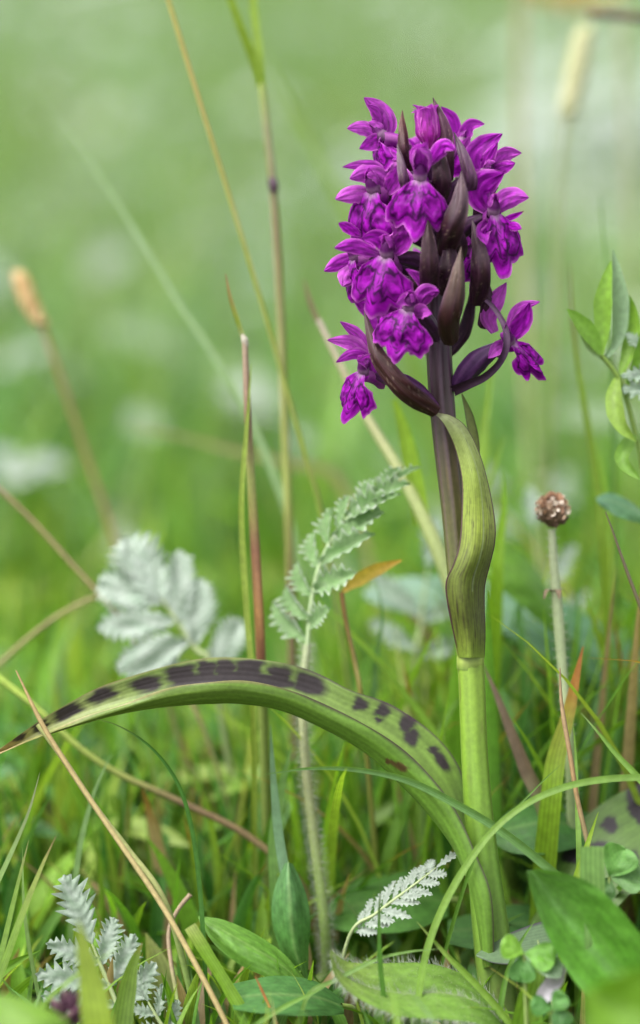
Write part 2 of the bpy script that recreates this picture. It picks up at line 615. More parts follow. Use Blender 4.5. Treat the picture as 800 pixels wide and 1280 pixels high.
def silverweed(label, rachis, spec, ca, cb, normal, rw=6, term=(60, 26), teeth=7, group=None, rmat=None, fold=0.25, curl=0.15, ends_on_ground=True, name="silverweed_leaf", rcol=None, seed=0, rim=None):
    """spec: (t along rachis, length px, width px, side +-1, angle deg, lift)"""
    pts = [P(*p) for p in rachis]
    tooth = 0.44 if fold < 0.13 else 0.62
    if ends_on_ground:
        b = pts[0].copy()
        if b[2] > 0:
            d = nrm(pts[0] - pts[1])
            b = b + np.array([d[0] * 0.3 * b[2], 0.2 * b[2], -b[2] - 0.004])
            pts = [b] + pts
    root = thing(name, pts[0], label, "silverweed", group)
    c = spl(pts, 60)
    mb = MB()
    rc = hx("b9c98f") if rcol is None else rcol
    mb.grid(tube(pts, [(0, px2m(rw) / 2), (0.8, px2m(rw) / 2.4), (1, px2m(rw) / 5)], 40, 8), rc, True)
    mb.build("rachis", M_STEM, root)
    k0 = 1 if ends_on_ground and len(pts) > len(rachis) else 0
    # t is measured on the drawn rachis only
    sub = spl(pts[k0:], 60)
    T = nrm(np.gradient(sub, axis=0))
    nv = nrm(np.asarray(normal, float))
    items = list(spec)
    if term:
        items.append((1.0, term[0], term[1], 0, 0, 0))
    rr_ = np.random.default_rng(seed + 300)
    for i, (t, L, W, sd_, ang, lift) in enumerate(items):
        L, W, ang = L * rr_.uniform(0.88, 1.12), W * rr_.uniform(0.88, 1.15), ang + rr_.normal(0, 5)
        j = int(t * 59)
        tv = T[j]
        nn = nrm(nv - (nv @ tv) * tv)
        sv = np.cross(tv, nn)
        a = math.radians(ang)
        ax = tv * math.cos(a) + sv * sd_ * math.sin(a) + nn * lift
        g = leaflet_grid(sub[j], ax, nn, px2m(L), px2m(W), teeth, 8 * teeth + 2, 11, fold * (0.6 + 0.8 * rr_.random()), curl * (0.2 + 1.6 * rr_.random()), tooth, seed * 50 + i)
        lc = leaflet_col(g, ca, cb, i + seed)
        if rim is not None:
            e = np.clip((np.abs(np.linspace(-1, 1, 11)) - 0.7) / 0.3, 0, 1)[None, :, None]
            lc = lc * (1 - e) + rim * e
        MB().grid(g, lc).build("leaflet", M_SILVER, root)
    return root


# ------------------------------------------------------------------ the orchid
ORCH_BASE = P(628, 1292, 2)
orchid = thing("marsh_orchid", ORCH_BASE, "purple marsh orchid in flower with one long arching leaf spotted in dark purple", "orchid")


def build_stem():
    pts = [(628, 1292, 2), (618, 1200, 1), (604, 1080, 0), (594, 960, 0), (588, 830, 0), (577, 745, 0), (567, 640, 0), (555, 530, 0),
           (549, 440, 0), (547, 330, 0), (546, 230, 0), (545, 170, 0)]
    w = [22, 24, 20, 17, 16.5, 15, 14.5, 15, 15, 13, 8, 3]
    n = 150
    A = spl([np.r_[P(*p), px2m(a)] for p, a in zip(pts, w)], n)
    c, R = A[:, :3], A[:, 3]
    T = nrm(np.gradient(c, axis=0))
    N = nrm(-FWD - (T @ -FWD)[:, None] * T)
    B = np.cross(T, N)
    m = 28
    a = np.linspace(0, 2 * np.pi, m, endpoint=False)
    py = pix(c)[1]
    fl = np.interp(py, [480, 700, 820], [0.10, 0.05, 0.018])
    rr = R[:, None] * (1 + fl[:, None] * np.cos(a * 7 + 0.4)[None])
    g = c[:, None] + B[:, None] * (rr * np.sin(a))[..., None] + N[:, None] * (rr * np.cos(a))[..., None]
    k = np.interp(py, [150, 440, 520, 600, 700, 800, 830, 960, 1100, 1200, 1300], np.arange(11))
    ramp = np.array([hx("3c2135"), hx("3e2434"), hx("4a3a34"), hx("5a5430"), hx("686c30"), hx("7f9a35"), hx("8fb03a"), hx("86ad38"), hx("7aa53a"), hx("7a9c3c"), hx("94a866")])
    col = np.stack([np.interp(k, np.arange(11), ramp[:, j]) for j in range(3)], -1)
    col = np.broadcast_to(col[:, None], (n, m, 3)).copy()
    # purple ribs on the upper stem
    rib = (0.5 + 0.5 * np.cos(a * 7 + 0.4)) ** 3
    kk = np.interp(py, [430, 520, 740, 810], [0.3, 0.35, 0.25, 0.0])[:, None] * rib[None]
    col = col * (1 - kk[..., None]) + hx("7d5478") * kk[..., None]
    # freckles
    fr = np.clip(wob((n, m), 3, 9) * wob((n, m), 9, 14) * 3 - 0.6, 0, 1) * np.interp(py, [500, 560, 760, 830], [0, 0.4, 0.5, 0])[:, None]
    col = col * (1 - 0.6 * fr[..., None])
    sk = 1 + 0.10 * np.cos(a * 7 + 0.4)[None] * np.ones((n, 1)) + 0.07 * wob((n, m), 41, 3) + 0.05 * wob((n, m), 42, 11)
    col = col * sk[..., None]
    sf = np.clip(wob((n, m), 43, 12) * wob((n, m), 44, 7) * 3 - 1.3, 0, 1)[..., None] * 0.45
    col = col * (1 - sf) + hx("6a5c34") * sf
    MB().grid(g, col, True).build("stem", M_STEM, orchid)
    # swollen joint under the sheathing leaf
    q = [P(587, 838, 0), P(587.5, 832, 0), P(588, 826, 0), P(588, 820, 0), P(588, 812, 0)]
    rj = [(0, px2m(16.2)), (0.35, px2m(17.2)), (0.6, px2m(17.4)), (1, px2m(15.6))]
    MB().grid(tube(q, rj, 14, 28), stops(np.linspace(0, 1, 14), [(0, hx("6d8a30")), (0.4, hx("a8bd58")), (1, hx("8ba83a"))])[:, None].repeat(28, 1), True).build("stem_joint", M_STEM, orchid)


build_stem()


def ellipse_mask(px, py, spots, seed, soft=0.18):
    m = np.zeros(px.shape)
    wx, wy = wob(px.shape, seed + 70, 9), wob(px.shape, seed + 71, 9)
    px, py = px + 2.6 * wx + 1.2 * wob(px.shape, seed + 72, 22), py + 2.0 * wy
    for i, (cx, cy, rx, ry, rot) in enumerate(spots):
        a = math.radians(rot)
        dx, dy = px - cx, py - cy
        u = (dx * math.cos(a) + dy * math.sin(a)) / rx
        v = (-dx * math.sin(a) + dy * math.cos(a)) / ry
        th = np.arctan2(v, u)
        wig = 1 + 0.10 * np.sin(3 * th + i * 1.7 + seed) + 0.06 * np.sin(5 * th + i)
        q = (np.abs(u) ** 2.6 + np.abs(v) ** 2.6) ** (1 / 2.6) / wig
        m = np.maximum(m, np.clip((1 + soft - q) / (2 * soft), 0, 1))
    return m


def build_arching_leaf():
    far = [(628, 1200, 8), (606, 1090, 14), (592, 1020, 12), (575, 962, 9), (540, 915, 8), (490, 882, 7), (440, 862, 6), (400, 843, 6), (350, 829, 5), (300, 822, 5), (250, 824, 5), (200, 833, 4), (150, 850, 3), (110, 866, 3), (70, 888, 2), (40, 908, 1), (-6, 940, 0)]
    near = [(618, 1205, -7), (614, 1120, -9), (592, 1060, -8), (566, 1005, -7), (530, 962, -6), (480, 920, -6), (420, 888, -5), (370, 864, -5), (320, 853, -5), (280, 850, -5), (235, 855, -4), (195, 866, -4), (150, 882, -3), (110, 896, -3), (70, 911, -2), (40, 923, -1), (-6, 943, 0)]
    keel = [(604, 1210, -3), (592, 1130, -5), (572, 1072, -3), (545, 1030, -2), (505, 985, -1), (455, 940, 0), (400, 909, 0), (350, 888, 0), (300, 880, 0), (262, 880, 0), (225, 882, 0), (188, 886, 0), (148, 893, 0), (110, 903, 0), (70, 915, 0), (40, 925, 0), (-6, 944, 0)]
    far_mid = [((a[0] + b[0]) / 2 + 2, (a[1] + b[1]) / 2 + 3, (a[2] + b[2]) / 2 + 2) for a, b in zip(far, keel)]
    near_mid = [((a[0] + b[0]) / 2, (a[1] + b[1]) / 2 + 1, (a[2] + b[2]) / 2 - 2) for a, b in zip(near, keel)]
    n, m = 420, 61
    g = loft([far, far_mid, keel, near_mid, near], n, m)
    # uneven margin
    ww = wob((n, m), 5, 6)
    ed = np.abs(np.linspace(-1, 1, m)) ** 4
    g = g + UP * (ww * ed[None] * 0.00035)[..., None]
    px, py = pix(g)
    s = np.linspace(-1, 1, m)[None, :].repeat(n, 0)          # -1 far margin, 0 keel, +1 near margin
    upper = s < 0.0
    t = px / 620
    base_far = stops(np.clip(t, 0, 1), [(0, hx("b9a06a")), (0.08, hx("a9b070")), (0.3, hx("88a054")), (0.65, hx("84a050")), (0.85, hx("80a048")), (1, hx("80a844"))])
    base_near = stops(np.clip(t, 0, 1), [(0, hx("c0a873")), (0.06, hx("96944e")), (0.2, hx("748e38")), (0.5, hx("688832")), (0.8, hx("6c9434")), (1, hx("7aa440"))])  # shade of the down-facing outer side is put into this darker colour
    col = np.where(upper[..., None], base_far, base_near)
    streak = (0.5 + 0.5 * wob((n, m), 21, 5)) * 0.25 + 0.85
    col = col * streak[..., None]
    spots = [(509, 905, 10, 11, 0), (514, 921, 10, 10, 0), (478, 887, 9.5, 8.5, 0), (450, 880, 9.5, 9, 0), (474, 901, 6, 4, 0), (553, 952, 16, 6, 52), (542, 938, 6, 5, 40),
             (386, 855, 21, 14, 18), (350, 843, 16, 13, 8), (312, 834, 18, 12, 0), (282, 834, 14, 12, 0), (258, 836, 13, 12, 0), (226, 843, 19, 13, -6), (300, 846, 34, 9, 3), (250, 850, 40, 9, -4), (340, 852, 30, 9, 10),
             (183, 855, 20, 9.5, -8), (128, 869, 19, 9, -18), (84, 890, 19, 8.5, -24), (50, 908, 10, 8, -28), (25, 922, 9, 4, -30)]
    mk = ellipse_mask(px, py, spots, 2, 0.26) * upper * np.clip((-s - 0.02) / 0.06, 0, 1)
    rag = np.clip(1.12 + 0.12 * wob((n, m), 31, 12), 0, 1)
    mk = mk * rag
    col = col * (1 - mk[..., None]) + hx("3e3638", 0.5) * mk[..., None]
    # thin purple margins and a pale dry rim on the near edge
    e1 = np.clip((np.abs(s) - 0.955) / 0.03, 0, 1)
    rim = np.where((s > 0)[..., None], stops(np.clip(t, 0, 1), [(0, hx("c9b688")), (0.5, hx("b9b27a")), (0.62, hx("5a4048")), (1, hx("4b3340"))]),
                   stops(np.clip(t, 0, 1), [(0, hx("b09a70")), (0.55, hx("9aa468")), (0.62, hx("574050")), (1, hx("4b3340"))]))
    col = col * (1 - e1[..., None]) + rim * e1[..., None]
    # a chewed brown scar on the keel side
    sc = ellipse_mask(px, py, [(500, 958, 11, 4.5, 30), (488, 952, 6, 3, 10)], 6) * (s > 0.3) * (s < 0.97)
    col = col * (1 - sc[..., None]) + hx("5c4a2a") * sc[..., None]
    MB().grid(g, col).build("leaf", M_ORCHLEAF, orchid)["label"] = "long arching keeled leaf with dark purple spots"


build_arching_leaf()


def build_sheath_leaf():
    L = [(573, 822, -2), (566, 790, -4), (559, 755, -6), (557, 728, -7), (566, 706, -8), (574, 680, -8), (577, 640, -7), (577, 600, -6), (570, 565, -5), (560, 540, -6), (550, 524, -7), (539, 515, -6)]
    Mi = [(588, 822, -6), (586, 790, -7), (580, 755, -8.5), (581, 725, -9), (590, 700, -9.5), (596, 675, -9), (598, 640, -8), (594, 600, -8), (585, 565, -7), (571, 536, -7), (558, 522, -7), (541, 515, -6)]
    R = [(606, 822, -1), (607, 790, -2), (606, 755, -3), (607, 730, -4), (613, 705, -5), (619, 678, -6), (619, 650, -6), (611, 606, -5), (599, 565, -5), (583, 534, -5), (565, 520, -6), (543, 515, -6)]
    n, m = 200, 41
    g = loft([L, Mi, R], n, m)
    px, py = pix(g)
    s = np.linspace(-1, 1, m)[None, :].repeat(n, 0)
    t = np.linspace(0, 1, n)[:, None].repeat(m, 1)
    col = stops(t, [(0, hx("9ab545")), (0.06, hx("8a9d3c")), (0.15, hx("6f7a34")), (0.35, hx("7e8e38")), (0.5, hx("a3b843")), (0.7, hx("a9c054")), (0.85, hx("aebf70")), (0.95, hx("b5bf88")), (1, hx("6d5a50"))])
    st = np.clip(np.sin(s * 34 + 1.5 * wob((n, m), 4, 2)) * 0.5 + 0.5, 0, 1)
    dark = np.clip(wob((n, m), 8, 7) * 0.6 + 0.35, 0, 1) * st * np.interp(t, [0, 0.06, 0.3, 0.5, 0.75], [0, 1.0, 1.0, 0.75, 0.1])
    col = col * (1 - 0.9 * dark[..., None]) + hx("403028") * 0.9 * dark[..., None]
    mid = np.clip(1 - np.abs(s - 0.25) / 0.07, 0, 1) * 0.5
    col = col * (1 - mid[..., None]) + hx("b9c79a") * mid[..., None] * (t[..., None] > 0.25) + col * mid[..., None] * (t[..., None] <= 0.25)
    e = np.clip((np.abs(s) - 0.9) / 0.05, 0, 1) * np.interp(t, [0, 0.08, 0.9, 1], [0.2, 1, 0.9, 0.6])
    col = col * (1 - e[..., None]) + hx("57333c") * e[..., None]
    gp = np.clip((s - 0.15) / 0.6, 0, 1)[..., None] * 0.45 * np.interp(t, [0, 0.1, 0.6, 0.9], [0, 1, 0.8, 0.2])[..., None]
    col = col * (1 - gp) + hx("6c6a58") * gp
    blem = np.clip(wob((n, m), 61, 6) * wob((n, m), 62, 9) * 2.5 - 0.9, 0, 1)[..., None] * 0.6
    col = (col * (1 - blem) + hx("4a4028") * blem) * 0.86
    MB().grid(g, col).build("leaf", M_ORCHLEAF, orchid)["label"] = "narrow sheathing leaf wrapped round the upper stem"
    # slim dark-edged leaf behind the stem
    g = ribbon([P(577, 640, 5), P(589, 590, 6), P(592, 555, 6), P(586, 520, 5), P(577, 492, 4)], [(0, px2m(8)), (0.4, px2m(16)), (0.8, px2m(11)), (1, px2m(2))], 40, 7, 0.4, 15)
    s = np.abs(np.linspace(-1, 1, 7))[None, :, None]
    col = hx("8f9a58") * (s < 0.9) + hx("4b3440") * (s >= 0.9)
    MB().grid(g, np.broadcast_to(col, (40, 7, 3)).copy()).build("leaf", M_ORCHLEAF, orchid)["label"] = "slim dark edged leaf behind the stem"


build_sheath_leaf()


def build_right_spotted_leaf():
    top = [(630, 1240, 22), (668, 1140, 24), (688, 1080, 26), (706, 1048, 28), (735, 1018, 30), (768, 995, 32), (805, 978, 34), (850, 968, 36), (900, 990, 36), (940, 1050, 36)]
    mid = [(634, 1250, 16), (690, 1170, 16), (720, 1120, 18), (745, 1090, 20), (772, 1062, 22), (800, 1044, 24), (835, 1030, 26), (870, 1025, 28), (905, 1036, 30), (940, 1056, 36)]
    bot = [(640, 1260, 10), (705, 1200, 10), (745, 1160, 12), (775, 1130, 14), (800, 1105, 16), (825, 1085, 18), (850, 1072, 20), (878, 1066, 24), (908, 1068, 28), (940, 1062, 36)]
    n, m = 160, 41
    g = loft([top, mid, bot], n, m)
    px, py = pix(g)
    s = np.linspace(-1, 1, m)[None, :].repeat(n, 0)
    col = np.broadcast_to(hx("66883c"), (n, m, 3)) * (0.9 + 0.12 * wob((n, m), 12, 5))[..., None]
    mk = ellipse_mask(px, py, [(797, 1003, 13, 27, -10), (763, 1031, 8.5, 11, 10), (717, 1064, 13, 16, 20), (750, 1060, 11, 9, 0), (786, 1075, 14, 10, 0), (840, 1010, 16, 12, 0)], 4, 0.1)
    col = col * (1 - mk[..., None]) + hx("2a2228") * mk[..., None]
    MB().grid(g, col).build("leaf", M_ORCHLEAF, orchid)["label"] = "broad spotted basal leaf bending out of the picture"
    # grey purple-edged leaf low at the stem's foot
    g = loft([[(596, 1192, -6), (612, 1180, -4), (640, 1165, -2), (690, 1150, 2), (740, 1160, 6)],
              [(595, 1194, -8), (618, 1192, -8), (650, 1184, -6), (700, 1180, -2), (745, 1180, 4)],
              [(596, 1196, -8), (618, 1204, -12), (650, 1206, -12), (700, 1208, -8), (745, 1200, 2)]], 50, 15)
    s = np.abs(np.linspace(-1, 1, 15))[None, :, None]
    col = hx("6f8a64") * (s < 0.88) + hx("4a3a50") * (s >= 0.88)
    MB().grid(g, np.broadcast_to(col, (50, 15, 3)).copy()).build("leaf", M_ORCHLEAF, orchid)["label"] = "low grey green leaf with a purple rim"


build_right_spotted_leaf()

# ------------------------------------------------------------------ flowers
C_PET = hx("ba1ac8", 0.72)
C_PET2 = hx("860490", 0.5)
C_LITE = hx("ec8ee4", 0.7)  # pale pink for petal edges, including painted highlights
C_DARK = hx("44024c")
C_PALE = hx("e0b8da")
MM = 0.001
CAM_V = -FWD


def flower_frame(az, pitch, roll):
    a, p, r = map(math.radians, (az, pitch, roll))
    toward = -FWD
    f = math.cos(p) * (math.sin(a) * RT + math.cos(a) * toward) + math.sin(p) * UP
    u = UP - (UP @ f) * f
    u = nrm(u)
    x = np.cross(f, u)        # the flower's own left as seen from behind -> right in the picture when it faces us
    x = -x if (x @ RT) * math.cos(a) < 0 else x
    u2 = u * math.cos(r) + x * math.sin(r)
    x2 = x * math.cos(r) - u * math.sin(r)
    return x2, f, u2


def petal_cols(n, m, seed, tip=None, lite=0.0, k=1.0):
    w = np.clip(0.5 + 0.5 * wob((n, m), seed, 2.5), 0, 1)[..., None]
    t = np.linspace(0, 1, n)[:, None, None]
    s = np.abs(np.linspace(-1, 1, m))[None, :, None]
    c = C_PET2 * (1 - w) + C_PET * w
    c = c * (1 - 0.35 * lite) + C_LITE * 0.35 * lite
    sv = np.linspace(-1, 1, m)[None, :, None]
    vein = np.clip(np.cos(sv * 11 + 0.6 * wob((n, m), seed + 4, 1.5)[..., None]), 0, 1) ** 3 * np.clip(1 - t, 0, 1)
    c = c * (1 - 0.38 * vein)                                # darker veins
    edge = np.clip((s - 0.78) / 0.22, 0, 1) * 0.6  # pale margin with the edge highlight painted into the petal colour
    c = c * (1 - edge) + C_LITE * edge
    base = np.clip(1 - t / 0.18, 0, 1) * 0.35
    c = c * (1 - base) + hx("c78cc4") * base
    if tip is not None:
        e = np.clip((t - 0.9) / 0.08, 0, 1)
        c = c * (1 - e) + tip * e
    return c * k


def make_flower(px, py, d, az, pitch=-5, roll=0, sc=1.0, seed=0, lat=(1, 1), lat_up=(0, 0), lip=True, hood=True, lip_open=1.0, stem_at=None, ovary_w=11, bract=True, lip_len=1.0, browntip=False, ov_col=None, sep=None):
    r = np.random.default_rng(1000 + seed)
    x, f, u = flower_frame(az, pitch, roll)
    o = P(px, py, d)
    fl = thing("flower", o, None, None, None, orchid)
    k = MM * sc * 1.08

    def L(p):
        p = np.asarray(p, float)
        return o + x * (p[..., 0:1] * k) + f * (p[..., 1:2] * k) + u * (p[..., 2:3] * k)

    def V(p):
        return x * p[0] + f * p[1] + u * p[2]

    tip = hx("b07a3c") if browntip else None
    j = lambda s=0.5: r.normal(0, s, 3)
    if sep is not None:
        lat = (0, 0)
    for q, item in enumerate(sep or ()):
        pp, w = item[0], item[1]
        tw = item[2] if len(item) > 2 else r.normal(0, 16)
        cnt = len(pp)
        cp = [P(a, b, d + 1.5 - (3.5 + 1.2 * q) * i / (cnt - 1)) for i, (a, b) in enumerate(pp)]
        ww = px2m(w)
        g = ribbon(cp, [(0, ww * 0.42), (0.2, ww * 0.78), (0.45, ww), (0.68, ww * 0.88), (0.86, ww * 0.5), (0.96, ww * 0.2), (1, ww * 0.05)], 30, 13, r.choice([0.5, -0.4]), tw, None, 1.8, 0.10, seed * 7 + q)
        sv = np.linspace(-1, 1, 13)[None, :, None]
        tv = np.linspace(0, 1, 30)[:, None, None]
        g = g + CAM_V * (ww * (0.035 * np.cos(sv * 11) + 0.10 * wob((30, 13), seed * 11 + q, 1.4)[..., None] * tv - 0.10 * np.clip(np.abs(sv) - 0.75, 0, 1) * r.choice([-2, 3])))
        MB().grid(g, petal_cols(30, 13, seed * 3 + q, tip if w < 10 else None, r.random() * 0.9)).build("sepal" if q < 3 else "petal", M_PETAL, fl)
    # lateral sepals
    for q, side in enumerate((-1, 1)):
        if not lat[q]:
            continue
        up = lat_up[q]
        a = math.radians(38 + up + r.normal(0, 7))
        ca, sa = math.cos(a), math.sin(a)
        ln = 9.6 * r.uniform(0.9, 1.1)
        mid = np.array([side * (1 + ln * 0.5 * ca), 0.6, 1 + ln * 0.5 * sa]) + j(0.4)
        end = np.array([side * (1 + ln * ca), -0.4 + r.normal(0, 0.8), 1 + ln * sa]) + j(0.5)
        cp = [L(np.array([side * 0.8, -0.4, 0.8])), L(mid * 0.55 + np.array([0, 0.5, 0.3])), L(mid * 1.05), L(end)]
        g = ribbon(cp, [(0, 2.0 * k), (0.2, 3.6 * k), (0.48, 4.7 * k), (0.72, 3.8 * k), (0.9, 1.9 * k), (1, 0.25 * k)], 26, 11, 0.42, r.normal(0, 18) + side * 12, V((0.0, 0.9, -0.35)), 1.8, 0.12, seed * 7 + q)
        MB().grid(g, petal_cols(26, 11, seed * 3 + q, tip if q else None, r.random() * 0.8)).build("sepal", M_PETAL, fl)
    # hood: upper sepal and two petals leaning forward over the column
    if hood or (sep is not None and lip):
        k_full = k
        k = k * (1.0 if hood else 0.66)
        cp = [L((0, -0.8, 1.2)), L(np.array((0, 0.2, 4.2)) + j(0.2)), L(np.array((0, 2.2, 6.6)) + j(0.4)), L(np.array((0, 4.8, 7.6)) + j(0.6))]
        g = ribbon(cp, [(0, 2.2 * k), (0.35, 4.2 * k), (0.65, 4.2 * k), (0.88, 2.2 * k), (1, 0.3 * k)], 24, 11, 0.5, 0, V((0, 0.5, -0.8)), 1.8, 0.08, seed * 7 + 3)
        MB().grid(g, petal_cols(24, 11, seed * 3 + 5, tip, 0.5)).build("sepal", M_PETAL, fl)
        for side in (-1, 1):
            cp = [L((side * 0.9, -0.2, 1.0)), L(np.array((side * 2.0, 1.2, 3.4)) + j(0.2)), L(np.array((side * 1.7, 3.0, 5.4)) + j(0.3)), L(np.array((side * 0.7, 5.0, 6.2)) + j(0.5))]
            g = ribbon(cp, [(0, 1.6 * k), (0.35, 3.4 * k), (0.65, 3.2 * k), (0.88, 1.8 * k), (1, 0.3 * k)], 22, 9, 0.45, side * -30, V((side * -0.7, 0.3, -0.4)), 1.8, 0.1, seed * 7 + 8)
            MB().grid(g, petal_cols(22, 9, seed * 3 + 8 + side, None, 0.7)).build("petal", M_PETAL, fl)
        k = k_full
    # lip: three lobes, hanging, sides folded back, dark loops
    if lip:
        n, m = 56, 61
        uu = np.linspace(-1, 1, m)[None, :]
        vv = np.linspace(0, 1, n)[:, None]
        au = np.abs(uu)
        Ru = (10.6 + 1.5 * np.exp(-(uu / 0.16) ** 2) - 1.3 * np.exp(-((au - 0.27) / 0.09) ** 2) - 4.4 * np.clip((au - 0.55) / 0.45, 0, 1) ** 1.8 + 0.35 * np.sin(uu * 17 + seed) + 0.25 * np.sin(uu * 31 + 2 * seed)) * lip_len
        ph = uu * math.radians(58)
        rho = vv * Ru
        X = (np.sin(ph) * rho + uu * 1.5 * (1 - vv)) * lip_open
        Zl = -np.cos(ph) * rho
        cr = wob((n, m), seed * 13 + 1, 1.6) * 0.5 + wob((n, m), seed * 13 + 2, 4.5) * 0.12
        Yl = 1.4 + 2.2 * np.sin(vv * 2.0) - 0.05 * X ** 2 / lip_open - 1.4 * vv ** 2 + cr * (0.2 + vv) + 0.8 * np.exp(-(uu / 0.2) ** 2) * vv
        Yl = Yl + np.clip((vv - 0.7) / 0.3, 0, 1) ** 2 * (0.55 * np.sin(uu * 10 + seed * 2.1) + 0.28 * np.sin(uu * 25 + seed * 3.3))
        g = L(np.stack(np.broadcast_arrays(X, Yl, Zl), -1))
        w1 = np.clip(0.5 + 0.5 * wob((n, m), seed * 5 + 3, 3), 0, 1)[..., None]
        c = C_PET * w1 + C_PET2 * (1 - w1)
        # loops: contour lines of a distance field on each half plus dashes in the middle
        ox, oy = np.abs(uu) - 0.48, (vv - 0.55)
        rr = np.sqrt((ox / 0.32) ** 2 + (oy / 0.30) ** 2) + 0.26 * wob((n, m), seed * 5 + 4, 2.2) + 0.10 * wob((n, m), seed * 5 + 9, 6)
        lines = 1.25 * np.exp(-((rr - 1.0) / 0.15) ** 2) + 0.7 * np.exp(-((rr - 0.45) / 0.12) ** 2) * np.clip(0.6 + wob((n, m), seed * 5 + 8, 4), 0, 1)
        dash = np.clip(np.sin(vv * 38 + 4 * wob((n, m), seed + 6, 3)) * np.cos(uu * 21 + 3 * wob((n, m), seed + 7, 3)), 0, 1) * np.exp(-(uu / 0.32) ** 2) * (vv > 0.12) * (vv < 0.8)
        dk = np.clip(lines * np.interp(vv, [0, 0.15, 0.85, 1], [0, 1, 0.8, 0]) + 1.2 * dash, 0, 1)[..., None] * 0.95
        c = c * (1 - dk) + C_DARK * dk
        pl = np.clip(1 - vv / 0.13, 0, 1) * np.exp(-(uu / 0.9) ** 2)
        pl2 = 0.22 * np.exp(-(uu / 0.3) ** 2) * np.clip(1 - vv / 0.4, 0, 1)
        pl = np.clip(pl + pl2, 0, 0.9)[..., None]
        c = c * (1 - pl) + C_PALE * pl
        ed = np.clip((np.maximum(np.abs(uu), vv) - 0.93) / 0.07, 0, 1)[..., None] * 0.5  # lip margin lightened, a highlight painted along the rim
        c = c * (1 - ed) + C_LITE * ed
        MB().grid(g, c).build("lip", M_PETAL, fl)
        # column with its dark cap
        g = tube([L((0, -0.4, 0.2)), L((0, 0.8, 1.0)), L((0, 1.4, 2.2)), L((0, 1.5, 3.2)), L((0, 1.5, 3.5))], [(0, 1.3 * k), (0.4, 1.5 * k), (0.7, 1.2 * k), (0.93, 0.8 * k), (1, 0.1 * k)], 16, 12)
        cc = stops(np.linspace(0, 1, 16), [(0, C_PALE), (0.4, hx("c998c4")), (0.55, hx("7a2a80")), (1, hx("6a1c70"))])
        MB().grid(g, cc[:, None].repeat(12, 1), True).build("column", M_PETAL, fl)
    # spur pointing back
    g = tube([L((0, 0.6, -0.2)), L((0, -2.5, -0.9)), L((0, -5.5, -2.4)), L((0, -8.2, -4.6))], [(0, 1.9 * k), (0.4, 1.7 * k), (0.85, 1.2 * k), (1, 0.3 * k)], 20, 12)
    MB().grid(g, petal_cols(20, 12, seed + 77, None, 0.2), True).build("spur", M_PETAL, fl)
    # twisted ovary running back to the stem
    if stem_at is not None:
        s0 = P(*stem_at)
        back = o - f * 2.2 * k
        mid = (s0 + back) / 2 + UP * 0.0015 - FWD * 0.0005
        q = px2m(ovary_w)
        g = tube([s0, s0 * 0.7 + mid * 0.3 + UP * 0.0004, mid, back * 0.75 + mid * 0.25, back + u * 0.3 * k], [(0, q * 0.45), (0.3, q * 0.95), (0.55, q), (0.85, q * 0.65), (1, q * 0.45)], 40, 24, 0.0)
        n, m = g.shape[:2]
        a = np.linspace(0, 2 * np.pi, m, endpoint=False)[None]
        tt = np.linspace(0, 1, n)[:, None]
        rb = 0.5 + 0.5 * np.cos(6 * a + tt * 7)
        cen = g.mean(1, keepdims=True)
        g = cen + (g - cen) * (0.9 + 0.14 * rb)[..., None]
        c0 = hx("46253f") if ov_col is None else ov_col
        col = c0 * (1 - rb[..., None] * 0.45) + hx("7a4a80") * rb[..., None] * 0.45
        MB().grid(g, col, True).build("ovary", M_BRACT, fl)
    return fl


#            px   py   d   az  pitch roll
make_flower(525, 226, -18, -6, -2, 4, 1.12, 1, stem_at=(545, 262, -5), lat=(0, 0),
            sep=[([(526, 214), (523, 196), (519, 182), (510, 173)], 11, 40), ([(536, 204), (545, 190), (556, 181), (569, 187)], 22)], hood=True)
make_flower(480, 172, -6, -66, -8, -10, 0.95, 2, stem_at=(540, 225, 0), lip_len=0.9, lip_open=0.8, hood=False,
            sep=[([(482, 172), (486, 154), (474, 137), (455, 122)], 25), ([(480, 170), (478, 152), (470, 138), (460, 131)], 20), ([(481, 172), (462, 161), (448, 159), (434, 161)], 21), ([(480, 175), (466, 178), (449, 186)], 22), ([(482, 176), (490, 190), (497, 200)], 18)])
make_flower(469, 240, -10, -36, -10, 6, 1.12, 3, stem_at=(543, 290, -3), lip_len=1.1, hood=False,
            sep=[([(491, 230), (470, 210), (450, 207), (428, 209)], 15), ([(494, 238), (474, 220), (456, 217), (437, 223)], 28), ([(470, 244), (450, 240), (436, 242), (419, 249)], 27), ([(452, 294), (438, 286), (423, 279)], 15), ([(484, 240), (494, 225), (500, 205)], 24)])
make_flower(484, 321, -14, -24, -6, 12, 1.08, 4, stem_at=(545, 345, -4), lip_len=1.1, hood=False,
            sep=[([(492, 318), (478, 302), (466, 297), (452, 298)], 24), ([(490, 312), (500, 295), (498, 282), (486, 274)], 32), ([(474, 318), (450, 309), (436, 307), (418, 310)], 20), ([(492, 316), (506, 300), (512, 280)], 26)])
make_flower(446, 324, -5, -62, -10, 8, 0.85, 5, stem_at=(541, 365, 2), hood=False,
            sep=[([(450, 320), (430, 326), (418, 332), (405, 339)], 20), ([(446, 328), (436, 342), (428, 358)], 26)])
make_flower(511, 388, -16, -20, -4, 16, 1.0, 6, stem_at=(546, 425, -5), lip_open=1.1, hood=False,
            sep=[([(530, 372), (527, 355), (519, 345), (507, 336)], 14), ([(521, 390), (528, 376), (536, 366), (549, 364)], 28), ([(522, 386), (512, 375), (505, 375), (495, 381)], 19), ([(520, 394), (528, 388), (540, 392)], 20)])
